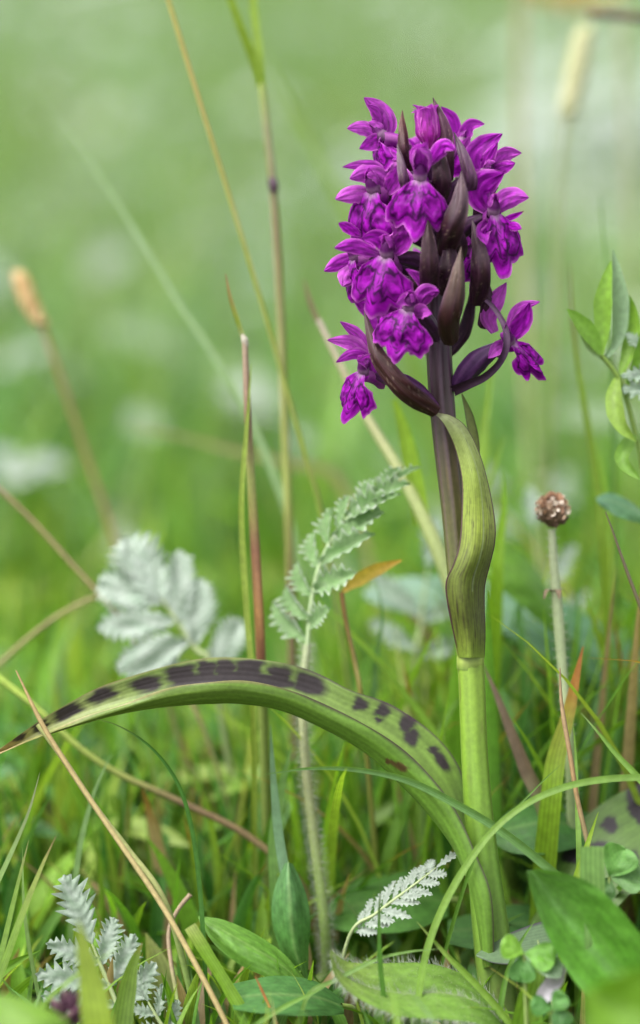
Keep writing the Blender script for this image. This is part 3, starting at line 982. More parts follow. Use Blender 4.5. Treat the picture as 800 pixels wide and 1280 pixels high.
make_flower(456, 466, -7, -42, -6, 22, 0.98, 7, stem_at=(546, 510, -2), ovary_w=12, lip_open=0.82, ov_col=hx("5d3160"), hood=False,
            sep=[([(466, 452), (450, 424), (440, 413), (425, 402)], 17), ([(466, 454), (444, 433), (430, 428), (409, 425)], 21), ([(472, 456), (452, 444), (438, 444), (420, 453)], 16), ([(476, 466), (462, 452), (446, 450)], 22)])
make_flower(605, 218, -5, 58, -14, -8, 0.9, 8, stem_at=(550, 268, 0), lip_len=0.8, hood=False,
            sep=[([(605, 222), (594, 200), (604, 184), (628, 167)], 30), ([(612, 216), (624, 198), (636, 190), (652, 191)], 24), ([(610, 220), (626, 210), (644, 204)], 18), ([(604, 220), (608, 200), (622, 178)], 18)])
make_flower(616, 268, -11, 22, -4, -10, 1.02, 9, stem_at=(552, 315, -3), lip_len=1.2, browntip=True, lip_open=0.8, hood=False,
            sep=[([(612, 264), (600, 244), (606, 230), (630, 216)], 36), ([(612, 266), (630, 250), (644, 245), (661, 247)], 27), ([(626, 276), (640, 271), (655, 264)], 8), ([(628, 282), (640, 282), (652, 286)], 13), ([(614, 276), (604, 290), (608, 306)], 20)])
make_flower(637, 429, -6, 34, -2, -46, 0.98, 10, stem_at=(566, 487, 0), ovary_w=14, lip_open=0.58, ov_col=hx("4c2a58"), hood=False,
            sep=[([(618, 416), (609, 398), (616, 378), (633, 353)], 27), ([(634, 420), (642, 394), (654, 382), (675, 377)], 16), ([(636, 424), (648, 408), (656, 394), (662, 378)], 26), ([(632, 430), (622, 436), (610, 448)], 18)])
make_flower(575, 180, 6, 140, 14, 0, 0.85, 11, stem_at=(547, 230, 3), hood=False,
            sep=[([(572, 180), (570, 160), (565, 146), (551, 133)], 16), ([(575, 186), (582, 166), (590, 156), (606, 155)], 19), ([(572, 190), (580, 185), (588, 170)], 16)])
make_flower(478, 376, 6, -108, -4, 0, 1.0, 12, stem_at=(543, 410, 3), hood=False, sep=[([(492, 366), (478, 384), (462, 384), (443, 378)], 34), ([(490, 376), (478, 392), (484, 404)], 24)])
make_flower(498, 205, 10, -140, 8, 0, 1.0, 13, stem_at=(543, 240, 3))
make_flower(586, 312, 2, 80, -10, 0, 0.8, 14, stem_at=(549, 340, 3), lat=(1, 0))
make_flower(560, 300, 18, 175, 0, 0, 1.0, 15, stem_at=(548, 330, 4))
make_flower(525, 350, 18, -165, 0, 0, 1.0, 16, stem_at=(546, 385, 4))
make_flower(462, 272, 5, -98, -4, 0, 0.9, 17, stem_at=(543, 315, 3))
make_flower(540, 395, 17, 168, 0, 0, 0.95, 18, stem_at=(547, 430, 4))
make_flower(550, 225, -4, 20, 10, 0, 0.7, 19, stem_at=(547, 250, 0), lip=False, hood=False, sep=[([(548, 240), (555, 225), (562, 205)], 16)])


# half-open bud at the top of the spike
def build_bud(px, py, d, sc, seed, lean=0.0):
    o = P(px, py, d)
    b = thing("flower_bud", o, None, None, None, orchid)
    for i in range(5):
        a = 2 * math.pi * i / 5 + 0.4
        dr = RT * math.cos(a) - FWD * math.sin(a)
        up = nrm(UP + RT * lean)
        k = MM * sc
        cp = [o + dr * 0.8 * k, o + dr * 3.0 * k + up * 3.2 * k, o + dr * 2.9 * k + up * 7 * k, o + dr * (3.4 if i % 2 else 2.4) * k + up * 9.6 * k, o + dr * (6.2 if i % 2 else 3.4) * k + up * (9.4 if i % 2 else 10.6) * k]
        g = ribbon(cp, [(0, 2 * k), (0.3, 4.6 * k), (0.65, 4.8 * k), (0.9, 2.8 * k), (1, 0.4 * k)], 24, 9, 0.35, 0, -dr, 1.8, 0.1, seed + i)
        c = petal_cols(24, 9, seed + i, None, 0.2)
        t = np.linspace(0, 1, 24)[:, None, None]
        c = c * 0.75 + hx("b0105e") * 0.5 * (1 - t) + C_LITE * 0.15 * t
        MB().grid(g, c).build("petal", M_PETAL, b)


build_bud(538, 186, -10, 1.02, 40, -0.1)
build_bud(556, 205, 2, 0.7, 50, 0.1)


# bracts
def bract(pts, wpx, base="351a28", tipc="8d7480", fold=0.55, twist=0, seed=0, tipk=0.75, label=None, name="bract"):
    n, m = 48, 15
    c3 = [P(*p) for p in pts]
    wpx = wpx * 0.74
    g = ribbon(c3, [(0, px2m(wpx * 0.6)), (0.15, px2m(wpx * 0.85)), (0.35, px2m(wpx * 0.95)), (0.58, px2m(wpx * 0.82)), (0.8, px2m(wpx * 0.5)), (0.94, px2m(wpx * 0.18)), (1, px2m(1.2))], n, m, -fold, twist, None, 1.45, 0.10, seed)
    t = np.linspace(0, 1, n)[:, None, None]
    s = np.linspace(-1, 1, m)[None, :, None]
    g = g + CAM_V * px2m(wpx) * (0.008 * np.cos(s * 19) + 0.05 * wob((n, m), seed + 33, 1.3)[..., None])
    w = np.clip(0.5 + 0.5 * wob((n, m), seed, 3), 0, 1)[..., None]
    b0 = hx(base)
    c = b0 * np.array([1.1, 0.8, 1.15]) * (0.6 + 0.5 * w)
    k = np.clip((t - tipk * 0.6) / 0.4, 0, 1) * 0.75
    c = c * (1 - k) + hx(tipc) * 0.75 * k
    ol = np.clip(0.5 + 0.5 * wob((n, m), seed + 90, 2), 0, 1)[..., None] * 0.35
    c = c * (1 - ol) + hx("4a3626") * ol * (1 - t * 0.3)
    rib = np.clip(1 - np.abs(s) / 0.1, 0, 1) * 0.25
    c = c * (1 - rib) + hx("6a4a58") * rib
    eg = np.clip((np.abs(s) - 0.82) / 0.18, 0, 1) * 0.45  # pale edge line, a thin highlight painted into the bract colour
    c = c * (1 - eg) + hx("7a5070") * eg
    frk = np.clip(wob((n, m), seed + 5, 11) * wob((n, m), seed + 6, 13) * 3 - 1.0, 0, 1)[..., None] * 0.4
    c = c * (1 - frk) + hx("a08a78") * frk
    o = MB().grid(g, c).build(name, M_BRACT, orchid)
    if label:
        o["label"] = label
    return o


bract([(553, 322, -13), (561, 290, -21), (573, 255, -22), (577, 213, -19)], 46, seed=1, twist=-12)
bract([(566, 432, -12), (564, 400, -21), (572, 360, -22), (577, 308, -19)], 44, base="3c2222", tipc="8a7466", seed=2, twist=14)
bract([(536, 372, -13), (537, 340, -21), (536, 305, -22), (534, 268, -20)], 36, base="3a2030", tipc="5a4448", seed=3)
bract([(592, 382, -6), (598, 350, -14), (597, 315, -15), (590, 275, -11)], 40, base="381c2e", seed=4, twist=-22)
bract([(560, 228, -8), (557, 200, -12), (556, 165, -12), (541, 122, -9)], 30, base="4a2c3c", tipc="8a5a78", seed=5, twist=-8)
bract([(583, 246, -8), (587, 228, -13), (580, 200, -13), (567, 165, -10)], 26, base="6a5064", tipc="8a7488", seed=6, twist=-20)
bract([(518, 212, -8), (507, 190, -13), (505, 165, -12), (503, 138, -9)], 24, base="4c2f36", tipc="8a5c50", seed=7, twist=20)
bract([(512, 246, -14), (506, 225, -18), (502, 205, -17), (497, 180, -14)], 20, base="6c5266", tipc="8c7c82", seed=8, twist=10)
bract([(546, 260, -10), (552, 232, -16), (551, 205, -16), (548, 172, -12)], 36, base="3c2230", tipc="4c3434", seed=9)
bract([(546, 518, -8), (505, 490, -14), (474, 452, -13), (462, 418, -10), (455, 388, -8)], 40, base="3e2420", tipc="a89090", seed=10, twist=-22, tipk=1.0)
bract([(572, 330, -10), (571, 305, -15), (556, 275, -16), (548, 245, -12)], 40, base="3c2236", tipc="6a5068", seed=11)
bract([(600, 410, -2), (606, 385, -6), (604, 360, -6), (596, 330, -4)], 30, base="4b2a42", tipc="6a4a68", seed=12, twist=-30)
bract([(545, 335, -8), (520, 352, -14), (505, 350, -14), (494, 335, -11)], 44, base="321c2c", tipc="4c3048", seed=13, twist=8)
bract([(540, 410, -6), (520, 395, -10), (500, 372, -11), (488, 345, -8)], 40, base="2e1a28", tipc="4c3048", seed=14, twist=0)
bract([(552, 370, -10), (560, 345, -17), (562, 320, -17), (560, 290, -14)], 40, base="321c2a", tipc="4a3040", seed=15)
bract([(520, 300, -6), (515, 275, -12), (510, 250, -12), (505, 230, -9)], 30, base="3c2230", tipc="6a4a60", seed=16, twist=18)
bract([(590, 300, -4), (598, 270, -8), (596, 245, -8), (588, 215, -5)], 30, base="40263a", tipc="6a5070", seed=17, twist=-25)
bract([(555, 450, 5), (580, 420, 9), (590, 385, 9), (592, 350, 6)], 30, base="40263a", tipc="6a5070", seed=18, twist=150)
bract([(535, 300, 10), (520, 270, 15), (512, 235, 15), (510, 200, 12)], 30, seed=19, twist=170)
bract([(555, 340, 12), (566, 300, 16), (570, 260, 16), (570, 220, 12)], 32, seed=20, twist=185)


def curl_bract():
    pts = [(567, 488, -2), (585, 480, -5), (606, 470, -8), (624, 452, -10), (633, 430, -11), (630, 405, -10), (615, 382, -8), (597, 369, -6), (588, 368, -4)]
    g = ribbon([P(*p) for p in pts], [(0, px2m(14)), (0.2, px2m(11)), (0.5, px2m(9)), (0.8, px2m(6)), (1, px2m(2))], 70, 7, 0.5, [(0, 10), (0.4, 30), (0.7, -20), (1, 10)])
    col = stops(np.linspace(0, 1, 70), [(0, hx("3c2436")), (0.5, hx("553a56")), (1, hx("8d6a8c"))])[:, None].repeat(7, 1)
    o = MB().grid(g, col).build("bract", M_BRACT, orchid)
    o["label"] = "thin bract curling in a loop beside the lowest right flower"


curl_bract()


# ------------------------------------------------------------------ traced grass blades and stems
def to_ground(pts, spread=0.25):
    pts = [P(*p) for p in pts]
    e = pts[-1]
    if e[2] > 0.001:
        d = nrm(pts[-1] - pts[-2])
        q = e.copy()
        run = e[2] * min(0.5, abs(d[0]) / max(0.2, abs(d[2]))) * spread * 2
        q[0] += np.sign(d[0]) * run
        q[1] += 0.15 * e[2]
        q[2] = -0.006
        pts = pts + [(e + q) / 2 + np.array([np.sign(d[0]) * run * 0.1, 0, 0]), q]
    return pts


def blade(label, pts, w, cols, name="grass_leaf", cat="grass", twist=0, fold=0.35, mat=None, n=40, ground=True, round_=False, tipw=0.12, group="grass blades picked out around the orchid", parent=None, blunt=False, m=7):
    """pts run from the tip down; w = full width in px"""
    if -70 < pts[0][2] < 0:
        pts = [(a, b, c * 0.55) for a, b, c in pts]
    c3 = to_ground(pts) if ground else [P(*p) for p in pts]
    W = px2m(w * (0.78 if mat is M_DRY else 1.0))                       # real width at the flower's distance; depth changes it as it should
    mat = mat or M_GRASS
    mb = MB()
    st = cols if isinstance(cols, list) else ([(0, cols), (0.5, cols), (0.75, '98a860'), (1, '80a850')] if mat is M_DRY and ground else [(0, hx(cols)), (1, hx(cols) * 0.95)])
    st = [(a, hx(b) if isinstance(b, str) else b) for a, b in st]
    C = stops(np.linspace(0, 1, n), st) * (np.array([1.35, 1.5, 1.45]) if mat is M_DRY else 1.0)
    if round_:
        rr = [(0, W * 0.5 * (1 if blunt else 0.25)), (0.12, W * 0.42), (1, W * 0.5)]
        g = tube(c3, rr, n, 8)
        mb.grid(g, C[:, None].repeat(8, 1), True)
    else:
        ww = [(0, W * (0.9 if blunt else 0.04)), (0.1, W * (0.95 if blunt else 0.4)), (0.3, W * 0.85), (0.55, W), (1, W * 0.8)]
        g = ribbon(c3, ww, n, m, fold, twist)
        s = np.linspace(-1, 1, m)[None, :, None]
        CC = C[:, None].repeat(m, 1) * (1 + 0.12 * s)
        mb.grid(g, CC)
    if parent is not None:
        o = mb.build(name, mat, parent)
        if label:
            o["label"] = label
        return o
    o = mb.build(name, mat, None, c3[-1])
    return tag(o, label, cat, group)


YG, MG, BG, BR, TAN, OL = "9cc24a", "7fae3c", "86b27a", "8a6a48", "b89a66", "9aa24c"

blade("thin olive grass stem slanting from the top edge past the purple node stem", [(206, -14, 45), (245, 112, 45), (300, 288, 48), (345, 440, 52), (383, 575, 56), (404, 655, 60)], 7, [(0, "a9a850"), (0.1, "b9a858"), (0.3, "a5b24e"), (0.7, "9fb35a"), (1, MG)], "grass_stalk", round_=True, mat=M_STEM, blunt=True)
blade("long pale blue-green grass blade slanting through the blurred meadow at left", [(42, 110, 105), (130, 228, 102), (220, 372, 98), (300, 500, 94), (352, 620, 90), (372, 700, 90)], 10, [(0, "bcd8ac"), (0.5, "b0d09c"), (1, "9cc47a")], twist=0)
blade("blurred broad green blade crossing behind the tops of the grass stems", [(318, 40, 230), (355, 120, 230), (395, 190, 230), (440, 275, 230), (500, 400, 230)], 26, "9cbf62", twist=30)


def culm():
    base = to_ground([(327, 105, 62), (341, 232, 62), (350, 380, 64), (357, 560, 66), (362, 690, 68)])
    root = thing("grass_stalk", base[-1], "tall brown grass stem with dark node and two green leaves at the top edge", "grass", "grass blades picked out around the orchid")
    g = tube(base, [(0, px2m(5.5)), (0.3, px2m(6)), (1, px2m(6))], 60, 10)
    C = stops(np.linspace(0, 1, 60), [(0, hx("a0b458")), (0.05, hx("96986a")), (0.17, hx("968a62")), (0.3, hx("a0a460")), (0.45, hx("a0ac54")), (0.62, hx("947a62")), (1, hx("8d9a55"))])
    MB().grid(g, C[:, None].repeat(10, 1), True).build("culm", M_STEM, root)
    q = [P(340, 222, 61), P(341, 228, 61), P(342, 234, 61), P(343, 240, 61)]
    MB().grid(tube(q, [(0, px2m(5.5)), (0.5, px2m(7.5)), (1, px2m(5.5))], 9, 10), hx("5c4450"), True).build("node", M_STEM, root)
    for pts in ([(282, -20, 55), (300, 30, 57), (316, 72, 60), (327, 112, 62)], [(314, -20, 66), (320, 30, 65), (325, 70, 63), (328, 112, 62)]):
        g = ribbon([P(*p) for p in pts], [(0, px2m(10)), (0.6, px2m(13)), (1, px2m(10))], 24, 7, 0.4, 20)
        MB().grid(g, hx("a3c24e")).build("blade", M_GRASS, root)


culm()


def sheathed_stem():
    base = to_ground([(306, 425, 22), (309, 500, 22), (314, 600, 23), (320, 700, 24), (326, 815, 26)])
    root = thing("grass_stalk", base[-1], "reddish brown grass stem with pale joint and pointed flag leaf behind the arching leaf", "grass", "grass blades picked out around the orchid")
    C = stops(np.linspace(0, 1, 60), [(0, hx("b09a80")), (0.12, hx("94705c")), (0.2, hx("a9b060")), (0.25, hx("a8a058")), (0.3, hx("9a6a52")), (0.4, hx("b88850")), (0.46, hx("98624c")), (0.53, hx("94a854")), (1, hx("8da050"))])
    g = tube(base, [(0, px2m(4)), (0.3, px2m(6.5)), (1, px2m(7.5))], 60, 10)
    MB().grid(g, C[:, None].repeat(10, 1), True).build("culm", M_STEM, root)
    g = ribbon([base[-1] + np.array([-0.004, 0, 0]), P(318, 900, 25), P(309, 760, 22), P(303, 660, 21), P(304, 600, 20), P(310, 520, 21), P(314, 455, 21)][::-1], [(0, px2m(1)), (0.12, px2m(7)), (0.3, px2m(9)), (1, px2m(9))], 60, 7, 0.6, 25)
    MB().grid(g, hx("a8c058")).build("sheath", M_GRASS, root)
    g = ribbon([P(282, 342, 19), P(288, 372, 20), P(297, 400, 21), P(306, 428, 22)], [(0, px2m(1.5)), (0.4, px2m(6)), (1, px2m(7))], 24, 7, 0.5, 10)
    MB().grid(g, stops(np.linspace(0, 1, 24), [(0, hx("c0a080")), (0.4, hx("b0a868")), (0.7, hx("a8bc50")), (1, hx("c8cfa8"))])[:, None].repeat(7, 1)).build("flag_leaf", M_GRASS, root)
    MB().grid(tube([P(303, 418, 22), P(305, 423, 22), P(307, 429, 22), P(308, 433, 22)], [(0, px2m(3)), (0.5, px2m(5)), (1, px2m(3.5))], 9, 10), hx("c8c0ac"), True).build("node", M_STEM, root)


sheathed_stem()


def pale_leaning_stem():
    base = to_ground([(398, 400, 60), (420, 445, 58), (455, 515, 55), (500, 590, 50), (540, 670, 46), (566, 740, 42), (590, 820, 40)])
    root = thing("grass_stalk", base[-1], "thick pale green grass stem leaning behind the orchid stem with a brown tip", "grass", "grass blades picked out around the orchid")
    g = tube(base, [(0, px2m(4)), (0.2, px2m(6.5)), (0.35, px2m(10)), (1, px2m(11))], 60, 12)
    C = stops(np.linspace(0, 1, 60), [(0, hx("b9ac98")), (0.12, hx("b4b280")), (0.3, hx("b6c47c")), (1, hx("98b850"))])
    MB().grid(g, C[:, None].repeat(12, 1), True).build("culm", M_STEM, root)
    g = ribbon([P(380, 350, 62), P(388, 378, 61), P(398, 402, 60)], [(0, px2m(2)), (0.5, px2m(7)), (1, px2m(7))], 16, 5, 0.5, 10)
    MB().grid(g, hx("98886c")).build("tip", M_GRASS, root)
    g = ribbon([P(493, 500, 46), P(508, 545, 47), P(520, 600, 48), P(530, 655, 48)], [(0, px2m(8)), (0.4, px2m(22)), (1, px2m(24))], 24, 7, 0.5, 20)
    MB().grid(g, hx("a5cc48")).build("blade", M_GRASS, root)


pale_leaning_stem()
blade("soft bright green blade rising just right of the orchid stem below the looped bract", [(618, 430, 85), (612, 490, 85), (606, 550, 85), (602, 620, 85)], 16, "a3c850", twist=20)
blade("short pointed light green blade right of the sheathing leaf", [(630, 545, 70), (620, 580, 68), (606, 620, 64), (600, 690, 62)], 20, "a8cf58", twist=-20)
blade("bright yellow-green blade tip between the sheathing leaf and brown seed head", [(627, 590, 55), (630, 630, 55), (624, 680, 54), (620, 740, 54)], 28, "a0d03a", twist=10)
blade("upright green blade with a brown needle tip at right of the orchid spike", [(712, 328, 62), (716, 400, 62), (726, 480, 62), (740, 560, 62), (750, 630, 62), (756, 700, 62)], 14, [(0, "8a6a58"), (0.08, "84804c"), (0.16, "90b044"), (1, "a5cc48")], twist=15)
blade("faint blurred brown stalk standing far behind the right flowers", [(652, -20, 330), (650, 150, 330), (655, 350, 330), (664, 560, 330), (668, 640, 330)], 20, "a89a78", "grass_stalk", round_=True, mat=M_DRY, blunt=True)
blade("very thin blurred stalk down the right edge of the meadow", [(776, -10, 300), (782, 150, 300), (790, 330, 300), (794, 480, 300)], 14, "a8a07c", "grass_stalk", round_=True, mat=M_DRY, blunt=True)
blade("slim dark green needle above the right leafy shoot", [(750, 245, 70), (755, 300, 70), (758, 350, 70), (765, 470, 72)], 7, "6f9a48", "grass_stalk", round_=True, mat=M_STEM)
blade("sharp dark brown needle pointing up-left at the right edge", [(757, 640, 8), (768, 670, 8), (785, 718, 8), (806, 775, 8), (830, 860, 10)], 5.5, [(0, "6b5a48"), (0.4, "6c6a3c"), (1, "6f8238")], "grass_stalk", round_=True, mat=M_STEM)
blade("blurred straw lying nearly flat behind the pale-jointed stem", [(140, 528, 170), (215, 542, 172), (290, 562, 176), (360, 578, 180), (430, 610, 186)], 18, "b8a878", mat=M_DRY, twist=20)
blade("brown wiry stem slanting down from the left edge to the silver leaves", [(-8, 605, 70), (40, 650, 70), (90, 705, 68), (140, 760, 66), (200, 830, 64), (250, 900, 60)], 8, "9a8060", "grass_stalk", round_=True, mat=M_DRY, blunt=True)
blade("brownish bent straw arching out of the sward left of the silver leaf", [(-6, 835, 70), (35, 798, 70), (80, 765, 70), (130, 745, 70), (170, 760, 72)], 9, "9a8a60", "grass_stalk", round_=True, mat=M_DRY, blunt=True)
blade("tan dry stalk slanting from under the spotted leaf tip to the bottom edge", [(20, 838, -14), (60, 918, -16), (128, 1022, -20), (200, 1128, -24), (248, 1212, -28), (290, 1295, -32)], 9.5, [(0, "b09064"), (0.4, "b8a070"), (0.7, "c0a474"), (1, "b09468")], "grass_stalk", round_=True, mat=M_DRY)
blade("olive straw lying beside the tan dry stalk under the spotted leaf", [(48, 905, -4), (80, 950, -6), (120, 1010, -10), (160, 1062, -14), (205, 1125, -18)], 11, "a8a46a", "grass_stalk", round_=True, mat=M_DRY, blunt=True)
blade("olive to brown stem sloping down right under the spotted leaf from the left edge", [(-8, 842, 40), (40, 880, 36), (100, 935, 34), (150, 968, 34), (220, 1000, 34), (310, 1045, 34), (380, 1110, 34)], 13, [(0, "98a848"), (0.3, "8a9048"), (0.45, "7a6248"), (0.6, "8a7050"), (1, "7c8a44")], "grass_stalk", round_=True, mat=M_DRY, blunt=True)
blade("dark green wiry blade arching over below the middle of the spotted leaf", [(115, 897, -12), (150, 908, -12), (190, 935, -11), (222, 978, -10), (240, 1035, -9), (250, 1110, -8), (255, 1180, -8)], 6.5, [(0, "8aa05a"), (0.15, "4f8434"), (1, "5c9040")], twist=20)
blade("green blade with a fine pale tip curving up at left edge", [(70, 1045, -22), (52, 1085, -22), (30, 1140, -24), (10, 1195, -26), (-14, 1265, -28)], 12, [(0, "9a7a58"), (0.12, "a8b460"), (0.4, "8fb44a"), (1, "86ae44")], twist=35)
blade("thin upright grey-green blade left of the curved tip at left edge", [(50, 965, -6), (38, 1010, -8), (22, 1050, -10), (0, 1098, -12), (-20, 1140, -14)], 9, [(0, "8a8f70"), (0.3, "94b468"), (1, "86ae4c")], twist=35)
blade("narrow green blade rising in the corner beside the left edge", [(36, 1050, -16), (24, 1100, -18), (10, 1160, -20), (-6, 1230, -22)], 9, [(0, "a09868"), (0.2, "90b450"), (1, "80a848")], twist=30)
blade("fine upright pale blade in front of the lower left silver leaf", [(28, 1060, -10), (30, 1130, -10), (38, 1190, -12), (52, 1262, -14)], 6, "96b86c", twist=20)
blade("thick cut green stem with a pale blunt end leaning from lower left centre", [(237, 1158, -34), (260, 1195, -36), (285, 1235, -38), (318, 1295, -42)], 17, [(0, "c8d880"), (0.06, "b0cc60"), (0.15, "94c040"), (1, "8cba3c")], twist=0, fold=-0.5, blunt=True)
blade("large out of focus yellow-green blade over the lower left silver leaf", [(98, 1150, -75), (106, 1190, -75), (116, 1235, -75), (126, 1300, -76)], 40, [(0, "a8bc58"), (0.4, "aeca4a"), (1, "a0c440")], twist=5, fold=0.25)
blade("green pointed blade right of the blurred one over silver leaf", [(178, 1178, -40), (166, 1205, -40), (158, 1240, -40), (150, 1300, -42)], 26, [(0, "b0a860"), (0.1, "90b050"), (1, "7ea44a")], twist=-15, fold=0.3)
blade("pinkish brown withered stem bent behind the tan stalk", [(238, 1118, 6), (222, 1138, 6), (211, 1165, 6), (214, 1205, 4), (222, 1250, 2), (226, 1300, 0)], 8, "ac9078", "grass_stalk", round_=True, mat=M_DRY, blunt=True)
blade("fresh green arc bowing from the right edge down over the orchid's foot", [(806, 972, -26), (760, 974, -28), (710, 983, -30), (660, 1004, -32), (615, 1040, -34), (575, 1095, -36), (545, 1155, -38), (528, 1215, -40), (520, 1290, -44)], 9.5, [(0, "8fb858"), (0.4, "9cc45c"), (1, "94be4c")], n=70, twist=20, blunt=True)
blade("pale blue-green blade lying across the stem foot below the spotted leaf", [(330, 968, -18), (390, 960, -18), (450, 962, -18), (510, 975, -19), (570, 1004, -20), (630, 1040, -22), (690, 1088, -24), (740, 1135, -26)], 13, [(0, "8fba78"), (0.5, "86b46c"), (1, "8fba68")], n=60, twist=30, ground=True)
blade("fresh green blade with a rounded tip pointing up-left at right edge", [(726, 891, -14), (745, 912, -14), (770, 942, -14), (800, 974, -16), (850, 1035, -18)], 13, [(0, "b0c888"), (0.08, "98c460"), (1, "90c050")], twist=10, fold=0.5)
blade("twisted brown stem standing left of the right spotted leaf", [(700, 835, -6), (702, 880, -6), (712, 940, -8), (722, 1000, -8), (735, 1055, -8), (748, 1120, -8)], 9, [(0, "a08468"), (0.3, "a8825c"), (0.5, "8a8060"), (1, "90865c")], "grass_stalk", round_=True, mat=M_DRY)
blade("yellow-green leaf blade with a burnt orange tip right of the stem", [(729, 808, 14), (720, 848, 14), (710, 895, 14), (695, 950, 14), (688, 1010, 14)], 30, [(0, "c07848"), (0.1, "d09048"), (0.2, "b4b850"), (0.35, "a0c83c"), (1, "96c038")], twist=12, fold=0.25)
blade("withered blade with brown upper half right beside the orchid stem", [(604, 830, 26), (622, 870, 26), (640, 915, 26), (660, 965, 26), (682, 1015, 26)], 22, [(0, "a08a7c"), (0.3, "9a8270"), (0.45, "a8b078"), (0.6, "a9c070"), (1, "94b858")], twist=20, fold=0.5)
blade("slim green blade crossing the fresh green arc near the stem foot", [(702, 955, -10), (680, 975, -12), (650, 1005, -14), (610, 1045, -16), (590, 1080, -18)], 5, "6f9c3c", twist=10)
blade("thin upright dark green blade in front of the hairy leaf", [(476, 1105, -46), (474, 1150, -46), (476, 1210, -46), (486, 1295, -46)], 7, [(0, "5a6a40"), (0.2, "5c9034"), (1, "6a9c3a")], twist=15)
blade("green blade slanting down right over the hairy leaf's end", [(521, 1152, -36), (560, 1195, -38), (600, 1235, -40), (645, 1290, -44)], 10, [(0, "a8bc68"), (0.3, "98c050"), (1, "90ba48")], twist=20)
blade("bent dark green blade left of the folded clover leaves", [(669, 1150, -26), (650, 1180, -28), (632, 1225, -30), (622, 1290, -34)], 7.5, "76a840", twist=15)
blade("pointed bright green leaf blade below the clover at bottom edge", [(676, 1190, -50), (668, 1225, -50), (660, 1260, -50), (652, 1310, -50)], 40, [(0, "a8cc68"), (0.3, "9ac848"), (1, "8cc040")], twist=-12, fold=0.35)
blade("short burnt orange needle at the bottom edge left of centre", [(319, 1220, -44), (332, 1248, -44), (350, 1290, -46)], 5, "a8683c", "grass_stalk", round_=True, mat=M_DRY)
blade("low green blade crossing the bottom edge left of the hairy leaf", [(420, 1225, -50), (390, 1242, -50), (350, 1262, -52), (310, 1292, -54)], 7, "8ab850", twist=25)
blade("thin blade crossing over the top of the hairy leaf", [(550, 1186, -42), (510, 1190, -42), (470, 1200, -43), (420, 1225, -44), (385, 1245, -46)], 6, "90b860", twist=25)
blade("pale upright stalk among clover at lower right", [(672, 1175, -30), (684, 1215, -30), (692, 1255, -32), (702, 1300, -34)], 8, "a8bc80", "grass_stalk", round_=True, mat=M_STEM)
blade("soft vertical blade stub in front of the right spotted leaf", [(740, 1058, -58), (740, 1090, -58), (742, 1130, -58), (746, 1190, -60)], 32, "90bc68", twist=0, fold=0.15, blunt=True)
blade("narrow yellow-green blade rising through the right spotted leaf's spots", [(748, 1015, -20), (738, 1045, -20), (725, 1085, -22), (716, 1125, -22)], 14, "a8cc40", twist=20)
blade("slender upright pale blade just left of the twisted brown stem", [(716, 898, 0), (720, 950, 0), (722, 1010, -2), (724, 1080, -4)], 8, "9cc860", twist=15)
blade("bright blurred blade standing right of the brown seed head", [(745, 560, 120), (755, 640, 120), (762, 720, 120), (768, 800, 120)], 22, "b0d048", twist=15)
blade("soft upright green blade left of the orchid stem behind the pale stem", [(468, 720, 50), (478, 770, 50), (470, 830, 50), (466, 900, 50)], 10, "6f9c58", twist=10)
blade("blurred green blade with dark edge standing left of the hairy pale stalk", [(365, 930, 22), (352, 985, 22), (345, 1050, 22), (348, 1120, 22)], 22, "84b25c", twist=20)
blade("grey-green blade standing under the middle of the arching spotted leaf", [(338, 905, 14), (342, 970, 14), (350, 1050, 14), (362, 1120, 14)], 15, "90b890", twist=20)
blade("thin blade tip with pale point rising at lower left sward", [(90, 1145, 20), (100, 1060, 20), (118, 990, 22), (140, 940, 24)][::-1], 9, "8ab06a", twist=20)

# ------------------------------------------------------------------ seed heads
def spikelets(root, axis_pts, n, L, W, cola, colb, seed, awn=0.0, spread=0.5, name="spikelet"):
    r = np.random.default_rng(seed)
    c = spl(axis_pts, n)
    T = nrm(np.gradient(c, axis=0))
    for i in range(n):
        t = i / (n - 1)
        a = i * 2.4
        dr = RT * math.cos(a) + FWD * math.sin(a)
        ax = nrm(T[i] + dr * spread)
        k = math.sin(math.pi * (0.12 + 0.8 * t)) ** 0.6
        p = c[i]
        pts = [p, p + ax * L * 0.4 * k + dr * W * 0.3, p + ax * L * k, p + ax * (L * k + awn)]
        g = tube(pts, [(0, W * 0.2), (0.35, W * 0.5), (0.7, W * 0.3), (1, W * 0.04)], 9, 6)
        q = r.random()
        col = (cola * (1 - q) + colb * q) * 1.5
        MB().grid(g, col, True).build(name, M_DRY, root)


def seed_spike(label, head, stalk, wpx, hw, cola, colb, n, awn, seed, stalkc, cat="seed head"):
    base = to_ground(stalk)
    root = thing("grass_seed_head", base[-1], label, cat, "grass seed heads in the blurred meadow")
    MB().grid(tube(base, [(0, px2m(wpx) * 0.4), (1, px2m(wpx) * 0.55)], 40, 8), hx(stalkc) * 1.15, True).build("stalk", M_DRY, root)
    spikelets(root, [P(*p) for p in head][::-1], n, px2m(hw) * 1.0, px2m(hw) * 0.6, hx(cola), hx(colb), seed, px2m(awn))


